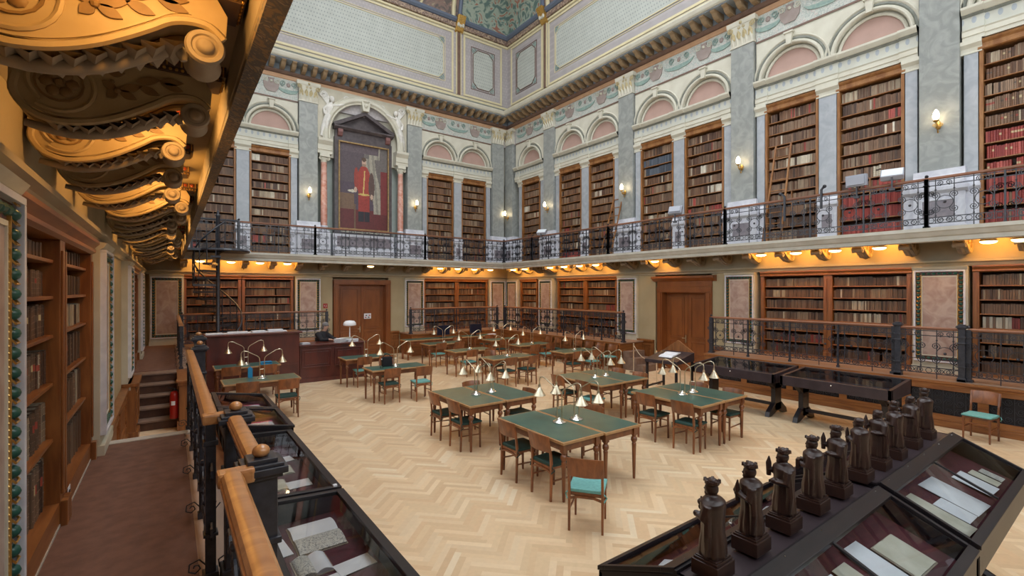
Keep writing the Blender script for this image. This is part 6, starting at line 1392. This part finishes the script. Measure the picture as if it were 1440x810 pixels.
# great double-sloped case with the statuettes
RZ, LZ = 1.27, 1.035
def ridge_case(x0, x1, dzz, lab, doc):
    t = thing('statuette_display_case', lab, 'display case', (0, 0, dzz)); yc = 1.32; hw = .65; dep = .20
    b = MB(); b.slab_yz([(yc - hw, LZ), (yc - .12, RZ), (yc + .12, RZ), (yc + hw, LZ), (yc + hw, LZ - dep), (yc - hw, LZ - dep)], x0, x0 + .03); b.slab_yz([(yc - hw, LZ), (yc - .12, RZ), (yc + .12, RZ), (yc + hw, LZ), (yc + hw, LZ - dep), (yc - hw, LZ - dep)], x1 - .03, x1)
    b.box(x0, x1, yc - hw, yc - hw + .03, LZ - dep, LZ); b.box(x0, x1, yc + hw - .03, yc + hw, LZ - dep, LZ); b.build('cabinet_sides', EBON, t, bevel=.004)
    b = MB(); b.box(x0 + .03, x1 - .03, yc - hw + .03, yc + hw - .03, LZ - dep, LZ - dep + .02)
    b.add([(x0 + .03, yc - hw + .03, LZ - .10), (x1 - .03, yc - hw + .03, LZ - .10), (x1 - .03, yc - .03, RZ - .12), (x0 + .03, yc - .03, RZ - .12)], [(0, 1, 2, 3)]); b.add([(x0 + .03, yc + hw - .03, LZ - .10), (x1 - .03, yc + hw - .03, LZ - .10), (x1 - .03, yc + .03, RZ - .12), (x0 + .03, yc + .03, RZ - .12)], [(3, 2, 1, 0)]); b.build('lining', VELVET, t)
    b = MB(); b.box(x0, x1, yc - .115, yc + .115, RZ - .01, RZ + .0); b.build('ledge', EBONL, t)
    b = MB(); b.box(x0, x1, yc - .135, yc - .115, RZ - .01, RZ + .018); b.box(x0, x1, yc + .115, yc + .135, RZ - .01, RZ + .018)
    b.build('ledge_bead', EBON, t)
    n = 3
    for sy in (-1, 1):
        ya, yb = yc + sy * .13, yc + sy * hw; Zy = lambda y: RZ + (LZ - RZ) * (abs(y - yc) - .13) / (hw - .13)
        b = MB()
        def bar(xa, xb, p, q, h0=0., h1=.028):
            y0_, y1_ = yc + sy * p, yc + sy * q
            b.add([(xa, y0_, Zy(y0_) + h0), (xb, y0_, Zy(y0_) + h0), (xb, y1_, Zy(y1_) + h0), (xa, y1_, Zy(y1_) + h0), (xa, y0_, Zy(y0_) + h1), (xb, y0_, Zy(y0_) + h1), (xb, y1_, Zy(y1_) + h1), (xa, y1_, Zy(y1_) + h1)], [(0, 3, 2, 1), (4, 5, 6, 7), (0, 1, 5, 4), (1, 2, 6, 5), (2, 3, 7, 6), (3, 0, 4, 7)])
        bar(x0, x1, .13, .215); bar(x0, x1, hw - .040, hw + .012); bar(x0, x0 + .03, .215, hw - .04); bar(x1 - .03, x1, .215, hw - .04); bar((x0 + x1) / 2 - .012, (x0 + x1) / 2 + .012, .215, hw - .055, .0, .018)
        for k in range(5): xx = x0 + .12 + (x1 - x0 - .24) * k / 4; yy = yc + sy * .15; b.ball((xx, yy, Zy(yy) + .03), .005, 6, mi=1)
        b.build('lid_frame', [EBON, STEELW], t, bevel=.004)
        b = MB(); p, q = yc + sy * .215, yc + sy * (hw - .055); b.add([(x0 + .045, p, Zy(p) + .012), (x1 - .045, p, Zy(p) + .012), (x1 - .045, q, Zy(q) + .012), (x0 + .045, q, Zy(q) + .012)], [(0, 1, 2, 3)]); b.f = [f[::-1] for f in b.f] if sy < 0 else b.f; b.build('glass_lid', GLASS, t, fix=False)
    for xx in (x0 + .22, x1 - .22):
        b = MB(); b.box(xx - .04, xx + .04, yc - .5, yc + .5, 0, .07); b.box(xx - .04, xx + .04, yc - .14, yc + .14, .07, LZ - dep); b.tube([(xx, yc - .5, .06), (xx, yc - .38, .12), (xx, yc - .18, .35)], .035, 6); b.tube([(xx, yc + .5, .06), (xx, yc + .38, .12), (xx, yc + .18, .35)], .035, 6); b.build('trestle_leg', EBON, t)
    b = MB(); b.box(x0 + .22, x1 - .22, yc - .03, yc + .03, .3, .38); b.build('stretcher', EBON, t)
    return t
ridge_case(4.20, 6.26, 0, 'double-sloped glass case carrying the farther statuettes', 1); ridge_case(2.08, 4.16, -.015, 'double-sloped glass case carrying the nearer statuettes', 0)
tl = math.atan2(RZ - LZ, .52)
def doc(x, y, w, d, rz, m, lab, book=False):
    yc = 1.32; z = RZ - .115 + (LZ - .10 - RZ + .12) * (abs(y - yc) - .03) / .59 + .012; ti = (tl * .72) * (1 if y < yc else -1)
    if book: o = open_book(x, y, z, w, d, 0, m, lab, thick=.018); o.rotation_euler = (ti, 0, rz)
    else: o = sheet(x, y, z, w, d, 0, m, lab); o.rotation_euler = (ti, 0, rz)
doc(4.60, .95, .19, .40, -.05, AGEDP, 'yellowed strip nearest in the farther statuette case'); doc(4.82, .90, .20, .22, -.04, PAPER, 'small white sheet second in the farther statuette case'); doc(5.10, .96, .32, .38, -.06, PAPER, 'wide white sheets under the glare in the farther case')
doc(5.62, .92, .26, .26, -.05, PAPER, 'white document past the middle bar of the farther case'); doc(5.86, .90, .14, .20, -.05, AGEDP, 'pale green sheet in the far part of the farther case'); doc(6.03, .88, .12, .16, -.05, PRINT, 'small grey booklet at the far end of the farther case')
doc(3.72, .93, .30, .24, -.05, AGEDP, 'large aged open book in the nearer statuette case', True); doc(3.42, .97, .20, .34, -.05, PAPER, 'white document beside the aged book in the nearer statuette case'); doc(3.14, .93, .16, .34, -.04, AGEDP, 'aged strip of paper in the nearer statuette case'); doc(2.9, .95, .24, .3, -.05, PAPER, 'white sheet at the bottom edge of the nearer statuette case')
doc(2.35, 1.66, .34, .24, .2, PAPER, 'white paper beside the first crowned statuette, far slope'); doc(2.95, 1.72, .30, .2, .3, PAPER, 'curling white sheet behind the second statuette'); doc(3.6, 1.66, .3, .22, .1, PAPER, 'white sheet behind the third statuette'); doc(4.5, 1.64, .26, .2, .1, AGEDP, 'pale sheet behind the fifth statuette'); doc(5.05, 1.64, .3, .22, .2, PAPER, 'white sheet behind the seventh statuette')

# ------------------------------------------------------------------ statuettes
def statuette(x, face, v, lab):
    t = thing('carved_statuette', lab, 'statuette', (x, 1.32, RZ + .0), 0); r = random.Random(40 + v)
    b = MB(); b.box(-.080, .080, -.072, .072, 0, .075); b.box(-.072, .072, -.064, .064, .075, .088); b.box(-.066, .066, -.058, .058, .088, .096); b.build('plinth', STATW, t, bevel=.004)
    b = MB(); n = 28; prof = [(.056, .092), (.060, .11), (.058, .16), (.055, .22), (.056, .27), (.058, .31), (.062, .345), (.060, .365), (.045, .38), (.022, .392), (.018, .40)]
    ph = r.uniform(0, 6); fold = 8 + v % 3; vs = []
    for i, (rad, z) in enumerate(prof):
        for j in range(n):
            a = 2 * PI * j / n; k = 1 + (.09 * math.sin(fold * a + ph + z * 6) * max(0, 1 - (z - .09) / .26)) 
            sq = 1.0; vs.append((rad * k * math.cos(a) * 1.05, rad * k * math.sin(a) * (.86 if z > .2 else .95), z))
    fs = [(i * n + j, i * n + (j + 1) % n, (i + 1) * n + (j + 1) % n, (i + 1) * n + j) for i in range(len(prof) - 1) for j in range(n)]; fs += [tuple(range(n))[::-1], tuple(range((len(prof) - 1) * n, len(prof) * n))]
    b.add(vs, fs)
    b.ball((0, .006, .425), .031, 14, q=(.88, 1, 1.15)); b.ball((0, .036, .418), .007, 6); b.ball((0, .022, .400), .018, 8, q=(.9, 1, 1.2))   # head, nose, beard
    arm = v % 4
    b.tube([(-.052, .0, .355), (-.066, .012, .29), (-.035, .052, .285 + .02 * (arm == 1))], [.024, .021, .014], 8)
    b.tube([(.052, .0, .355), (.066, .012, .30), (.032, .054, .295 + .035 * (arm == 2))], [.024, .021, .014], 8)
    b.ball((-.030, .060, .290 + .02 * (arm == 1)), .018, 8, q=(.8, 1.1, 1)); b.ball((.028, .062, .300 + .035 * (arm == 2)), .018, 8, q=(.8, 1.1, 1))
    for k in range(4): b.tube([(.020 + k * .005, .064, .296 + .035 * (arm == 2) + k * .004), (.018 + k * .005, .074, .300 + .035 * (arm == 2) + k * .005)], .0035, 4)
    # hanging cloak edge
    b.tube([(-.060, .0, .34), (-.070, -.005, .22), (-.062, .0, .11)], [.016, .018, .012], 6); b.tube([(.060, .0, .34), (.068, -.005, .22), (.060, .0, .11)], [.016, .018, .012], 6)
    o = b.build('figure', STATW, t, smooth=True); m = o.modifiers.new('r', 'REMESH'); m.mode = 'VOXEL'; m.voxel_size = .0045; m.use_smooth_shade = True
    if v not in (6, 8, 5):
        b = MB(); b.lathe([(.029, .448), (.032, .452), (.031, .466), (.027, .466), (.027, .45)], 0, .004, 16)
        for k in range(5): a = k * PI * .4 + .3; b.tube([(.028 * math.cos(a), .004 + .028 * math.sin(a), .458), (.033 * math.cos(a), .004 + .033 * math.sin(a), .474)], [.012, .006], 5)
        b.ball((0, .004, .462), .022, 8); b.build('crown', STATW, t, smooth=60)
    else:
        b = MB(); b.ball((0, .002, .442), .031, 12, q=(1, 1, .75)); b.build('hood', STATW, t, smooth=True)
    b = MB()
    if arm == 0: b.ball((.028, .066, .326), .018, 10); b.tube([(.028, .066, .335), (.028, .066, .355)], .004, 4); lbp = 'orb'
    elif arm == 1: b.tube([(-.03, .064, .27), (-.032, .064, .345), (-.034, .062, .385)], [.009, .012, .003], 6); lbp = 'sceptre'
    elif arm == 2: b.tube([(.028, .066, .30), (.030, .066, .375), (.031, .064, .415)], [.012, .015, .003], 6); lbp = 'raised_reliquary'
    else: b.box(-.05, .0, .062, .080, .26, .32); lbp = 'tablet'
    b.build(lbp, STATW, t, smooth=60)
    ca, sa = math.cos(face), math.sin(face)
    for o in t.children:
        if o.data.name.startswith('plinth'): continue
        for q in o.data.vertices:
            x_, y_ = q.co.x * 1.16, q.co.y * 1.12; q.co.x, q.co.y = x_ * ca - y_ * sa, x_ * sa + y_ * ca
    sub(t, 'figure', 'crown', 'hood', lbp)
SX = [2.22, 2.60, 2.99, 3.40, 3.79, 4.22, 4.62, 5.02, 5.47, 5.92]
SLB = ['first and largest crowned statuette at the bottom of the picture, back turned', 'second crowned statuette along the case ridge, hand raised at its shoulder', 'third crowned statuette, holding a tall pointed object before it', 'fourth crowned statuette, broad cloak seen from behind',
       'fifth statuette, crowned, holding up a pointed object', 'sixth statuette, bareheaded figure in the middle of the row', 'seventh statuette, slim hooded figure with bent arm', 'eighth statuette, narrow figure on a tall block', 'ninth statuette, cowled figure with hands raised', 'tenth and last statuette at the far end of the ridge']
VV = [0, 1, 2, 3, 10, 5, 6, 7, 8, 12]
FA = [.15, .55, .75, .2, .7, .1, .9, .3, .6, -.1]
for i, x in enumerate(SX): statuette(x, FA[i], VV[i], SLB[i])

# ------------------------------------------------------------------ black display tables along the right plinth, lectern, rope stand
def flat_case(x0, x1, y0, y1, z0, z1, lab):
    t = thing('black_display_table', lab, 'display table', (0, 0, 0)); Z = lambda x: z0 + (z1 - z0) * (x - x0) / (x1 - x0)
    b = MB()
    def prism(xa, xb, ya, yb, lo, hi, zb=None): b.add([(xa, ya, Z(xa) + lo if zb is None else zb), (xb, ya, Z(xb) + lo if zb is None else zb), (xb, yb, Z(xb) + lo if zb is None else zb), (xa, yb, Z(xa) + lo if zb is None else zb), (xa, ya, Z(xa) + hi), (xb, ya, Z(xb) + hi), (xb, yb, Z(xb) + hi), (xa, yb, Z(xa) + hi)], [(0, 3, 2, 1), (4, 5, 6, 7), (0, 1, 5, 4), (1, 2, 6, 5), (2, 3, 7, 6), (3, 0, 4, 7)])
    prism(x0, x0 + .06, y0, y1, 0, .0, z0 - .19); prism(x1 - .06, x1, y0, y1, 0, 0, z0 - .19); prism(x0, x1, y0, y0 + .06, 0, 0, z0 - .19); prism(x0, x1, y1 - .06, y1, 0, 0, z0 - .19); b.build('case_box', EBONL, t, bevel=.006)
    b = MB(); b.box(x0 + .03, x1 - .03, y0 + .03, y1 - .03, z0 - .16, z0 - .14); b.build('dark_lining', NAVY, t)
    b = MB(); b.add([(x0 + .05, y0 + .05, Z(x0 + .05) - .01), (x1 - .05, y0 + .05, Z(x1 - .05) - .01), (x1 - .05, y1 - .05, Z(x1 - .05) - .01), (x0 + .05, y1 - .05, Z(x0 + .05) - .01)], [(0, 1, 2, 3)]); b.build('glass_lid', GLASS, t, fix=False)
    b = MB(); b.ball((x0 - .005, (y0 + y1) / 2, z0 - .06), .016, 8); b.build('lock', STEELW, t)
    for yy in (y0 + .22, y1 - .22):
        xm = (x0 + x1) / 2; b = MB(); b.box(xm - .14, xm + .14, yy - .045, yy + .045, .1, z0 - .18); b.slab_xz([(xm - .42, 0), (xm - .38, .10), (xm - .16, .26), (xm + .16, .26), (xm + .38, .10), (xm + .42, 0), (xm + .3, 0), (xm, .10), (xm - .3, 0)], yy - .045, yy + .045)
        b.slab_xz([(xm - .40, z0 - .19), (xm - .14, z0 - .38), (xm + .14, z0 - .38), (xm + .40, z0 - .19)], yy - .045, yy + .045); b.build('trestle_leg', EBON, t, bevel=.006)
    b = MB(); b.box(xm - .03, xm + .03, y0 + .2, y1 - .2, .18, .24); b.build('stretcher', EBON, t); return t
flat_case(10.12, 11.25, 2.70, 4.55, .95, 1.03, 'long black display table along the right plinth, nearer of two'); flat_case(10.12, 11.25, 4.66, 6.55, .95, 1.03, 'long black display table along the right plinth, farther of two')
t = thing('sloping_lectern', 'dark sloping lectern case with a peaked brown back, before the side door', 'lectern', (10.1, 7.15, 0), .15)
b = MB(); b.add([(-.5, -.42, .92), (.45, -.42, .92), (.45, .42, .92), (-.5, .42, .92), (-.5, -.42, 1.0), (.45, -.42, 1.14), (.45, .42, 1.14), (-.5, .42, 1.0)], [(0, 3, 2, 1), (4, 5, 6, 7), (0, 1, 5, 4), (1, 2, 6, 5), (2, 3, 7, 6), (3, 0, 4, 7)]); b.build('desk_box', EBONL, t, bevel=.008)
b = MB(); b.T = Matrix.Rotation(0, 4, 'Z'); b.slab_yz([(-.42, 1.13), (.42, 1.13), (0, 1.42)], .42, .47); b.build('peaked_back', WOOD, t, bevel=.006)
for x in (-.45, .40):
    for y in (-.38, .38): b = MB(); b.box(x - .025, x + .025, y - .025, y + .025, 0, .92); b.build('leg', EBON, t)
b = MB(); b.box(-.45, .4, -.395, -.365, .3, .34); b.box(-.45, .4, .365, .395, .3, .34); b.build('stretcher', EBON, t)
open_book(10.08, 7.15, 1.085, .50, .34, .15 + PI / 2, PAPER, 'open white book lying on the sloping lectern', tilt=.0).rotation_euler = (0, -.15, .15 + 0)
for i, (x, y) in enumerate(((11.3, 8.45), (12.3, 10.1))):
    t = thing('rope_stanchion', ['slim metal rope post in front of the side door', 'rope post beside the dark steps'][i], 'stanchion', (x, y, 0)); b = MB(); b.lathe([(.0, 0), (.14, 0), (.14, .015), (.03, .03), (.0, .03)], 0, 0, 16); b.build('foot', STEELW, t, smooth=60); b = MB(); b.lathe([(.014, .03), (.014, .92), (.025, .93), (.025, .96), (.0, .97)], 0, 0, 10); b.build('pole', STEELW, t, smooth=60)
b = MB(); P = [(11.3 + (12.3 - 11.3) * f, 8.45 + (10.1 - 8.45) * f, .90 - .30 * math.sin(PI * f)) for f in [k / 14 for k in range(15)]]; b.tube(P, .012, 6); tag(b.build('barrier_rope', ROPE, smooth=True), 'cream barrier rope sagging across the side door', 'rope')
b = MB(); P = [(11.3 - .75 * f, 8.45 - .9 * f, .93 + .0 * f - .10 * math.sin(PI * f) - .25 * f) for f in [k / 8 for k in range(9)]]; b.tube(P, .012, 6); tag(b.build('barrier_rope', ROPE, smooth=True), 'cream barrier rope running from the post to the lectern', 'rope')

# ------------------------------------------------------------------ spiral staircase
t = thing('spiral_staircase', 'black iron spiral staircase climbing to the balcony on the back wall', 'staircase', (1.22, 17.35, 0))
b = MB(); b.lathe([(.10, PZ), (.10, PZ + .05), (.055, PZ + .1), (.055, 5.0), (.07, 5.02), (.07, 5.06), (.03, 5.1), (.045, 5.16), (.0, 5.22)], 0, 0, 14) if False else b.lathe([(.12, 0), (.12, .06), (.055, .12), (.055, 5.0), (.07, 5.02), (.07, 5.06), (.03, 5.1), (.045, 5.16), (.0, 5.22)], 0, 0, 14); b.build('central_pole', IRON, t, smooth=60)
n = 18; r = .66; hel = []
for i in range(n):
    a = -1.2 + i * .36; z = .25 + (3.9 - .25) * i / (n - 1); w = .20
    b = MB(); b.add([(.05 * math.cos(a - .5), .05 * math.sin(a - .5), z), (r * math.cos(a - w), r * math.sin(a - w), z), (r * math.cos(a + w), r * math.sin(a + w), z), (.05 * math.cos(a + .5), .05 * math.sin(a + .5), z)] + [(.05 * math.cos(a - .5), .05 * math.sin(a - .5), z + .06), (r * math.cos(a - w), r * math.sin(a - w), z + .06), (r * math.cos(a + w), r * math.sin(a + w), z + .06), (.05 * math.cos(a + .5), .05 * math.sin(a + .5), z + .06)],
        [(0, 3, 2, 1), (4, 5, 6, 7), (0, 1, 5, 4), (1, 2, 6, 5), (2, 3, 7, 6), (3, 0, 4, 7)]); b.tube([(.06 * math.cos(a), .06 * math.sin(a), z - .08), (r * .9 * math.cos(a), r * .9 * math.sin(a), z - .01)], .01, 4); b.build('tread', IRON, t)
    b = MB(); b.tube([(r * math.cos(a), r * math.sin(a), z), (r * math.cos(a), r * math.sin(a), z + .9)], .015, 5); b.build('baluster', IRON, t); hel.append((r * math.cos(a), r * math.sin(a), z + .9))
b = MB(); b.tube(hel, .026, 6); b.tube([(x, y, z - .45) for x, y, z in hel], .009, 4); b.build('handrail', IRON, t, smooth=True)
b = MB(); b.lathe([(.0, 3.90), (.78, 3.90), (.80, 3.93), (.78, 3.97), (.0, 3.97)], .1, .1, 24); b.box(-.95, .1, -.45, .75, 3.90, 3.97); b.build('landing', IRON, t)
# extinguisher and newel at the foot of the steps
t = thing('fire_extinguisher', 'red fire extinguisher beside the foot of the aisle steps', 'fire extinguisher', (.07, 11.22, .22)); b = MB(); b.lathe([(.0, 0), (.07, 0), (.075, .02), (.075, .44), (.06, .50), (.02, .53), (.0, .53)], 0, 0, 18); b.build('cylinder', RED, t, smooth=60)
b = MB(); b.lathe([(.0, .53), (.025, .53), (.025, .58), (.0, .58)], 0, 0, 8); b.tube([(0, 0, .57), (-.1, 0, .60)], .01, 4); b.tube([(.02, 0, .56), (.09, 0, .5), (.085, 0, .25)], .01, 6); b.build('valve_and_hose', BLACKC, t); b = MB(); b.lathe([(.0765, .26), (.0765, .34)], 0, 0, 8, a0=-PI * .75, a1=-PI * .45); b.build('label_band', PAPER, t)
t = thing('oak_newel', 'square oak newel pier at the foot of the aisle steps', 'newel post', (.24, 11.15, 0)); b = MB(); b.box(-.10, .10, -.10, .10, 0, .92); b.build('shaft', WOOD, t, bevel=.006); b = MB(); b.box(-.14, .14, -.14, .14, .92, .96); b.box(-.12, .12, -.12, .12, .86, .92); b.build('cap', WOOD, t, bevel=.006); b = MB(); b.box(-.13, .13, -.13, .13, 0, .18); b.build('base', WOOD, t, bevel=.006)
b = MB(); b.box(.12, .40, 11.25, 13.1, 0, PZ); tag(b.build('stair_side_wall', WOOD), 'oak-clad side wall of the aisle steps', 'stair side')
t = thing('shelf_label', 'small white shelf card reading 4r at the foot of the second aisle bookcase', 'shelf label', *wl('L', 5.2, .035, PZ + .16)); b = MB(); b.box(-.05, .05, 0, .004, -.05, .05); b.build('card', PAPER, t)
b = MB(); b.tube([(.028, .006, .02), (.034, .006, 0), (.008, .006, 0)][::1], .003, 4); b.tube([(.012, .006, .024), (.012, .006, -.024)], .003, 4); b.tube([(-.012, .006, -.02), (-.012, .006, .012), (-.024, .006, .014)], .003, 4); b.build('lettering', BLACKC, t)

# ------------------------------------------------------------------ light, camera, view
def area(name, loc, rot, sx, sy, e, col=(1, 1, 1)):
    l = bpy.data.lights.new(name, 'AREA'); l.shape = 'RECTANGLE'; l.size = sx; l.size_y = sy; l.energy = e; l.color = col
    o = bpy.data.objects.new(name, l); COL.objects.link(o); o.location = loc; o.rotation_euler = rot; return o
x0, x1, y0, y1, z = SKY
area('skylight_daylight', ((x0 + x1) / 2, (y0 + y1) / 2, z - .06), (0, 0, 0), x1 - x0, y1 - y0, 1750, (.93, .96, 1.0))
for i, x in enumerate((1.4, 4.9, 8.5, 12.1)): area('window_daylight', (x, SY + .05, 8.6), (PI / 2, 0, 0), 2.3, 4.8, 170, (.90, .95, 1.0))
for k in range(5): area('window_daylight', (LX - .1, SY + k * 4.0 + 2.8, 6.9), (0, -PI / 2, 0), 5.4, 2.2, 120, (.92, .96, 1.0))
w = bpy.data.worlds.new('world'); S.world = w; w.use_nodes = True; w.node_tree.nodes['Background'].inputs[0].default_value = (.75, .85, 1, 1); w.node_tree.nodes['Background'].inputs[1].default_value = .6
cd = bpy.data.cameras.new('camera'); cam = bpy.data.objects.new('camera', cd); COL.objects.link(cam)
cam.location = (0, 0, CAMZ); cam.rotation_euler = (PI / 2, 0, -math.atan(481 / 660)); cd.sensor_width = 36; cd.lens = 16.5; cd.shift_y = 3 / 1440; cd.clip_start = .05; cd.clip_end = 100
S.camera = cam
vs = S.view_settings; S.display_settings.display_device = 'sRGB'; vs.view_transform = 'Standard'; vs.look = 'None'; vs.gamma = 1; vs.use_curve_mapping = False; vs.exposure = -.75
c = S.cycles; c.max_bounces = 6; c.diffuse_bounces = 3; c.glossy_bounces = 3; c.transparent_max_bounces = 8; c.transmission_bounces = 4; c.sample_clamp_indirect = 6; c.caustics_reflective = False; c.caustics_refractive = False; c.use_light_tree = True; c.use_denoising = True
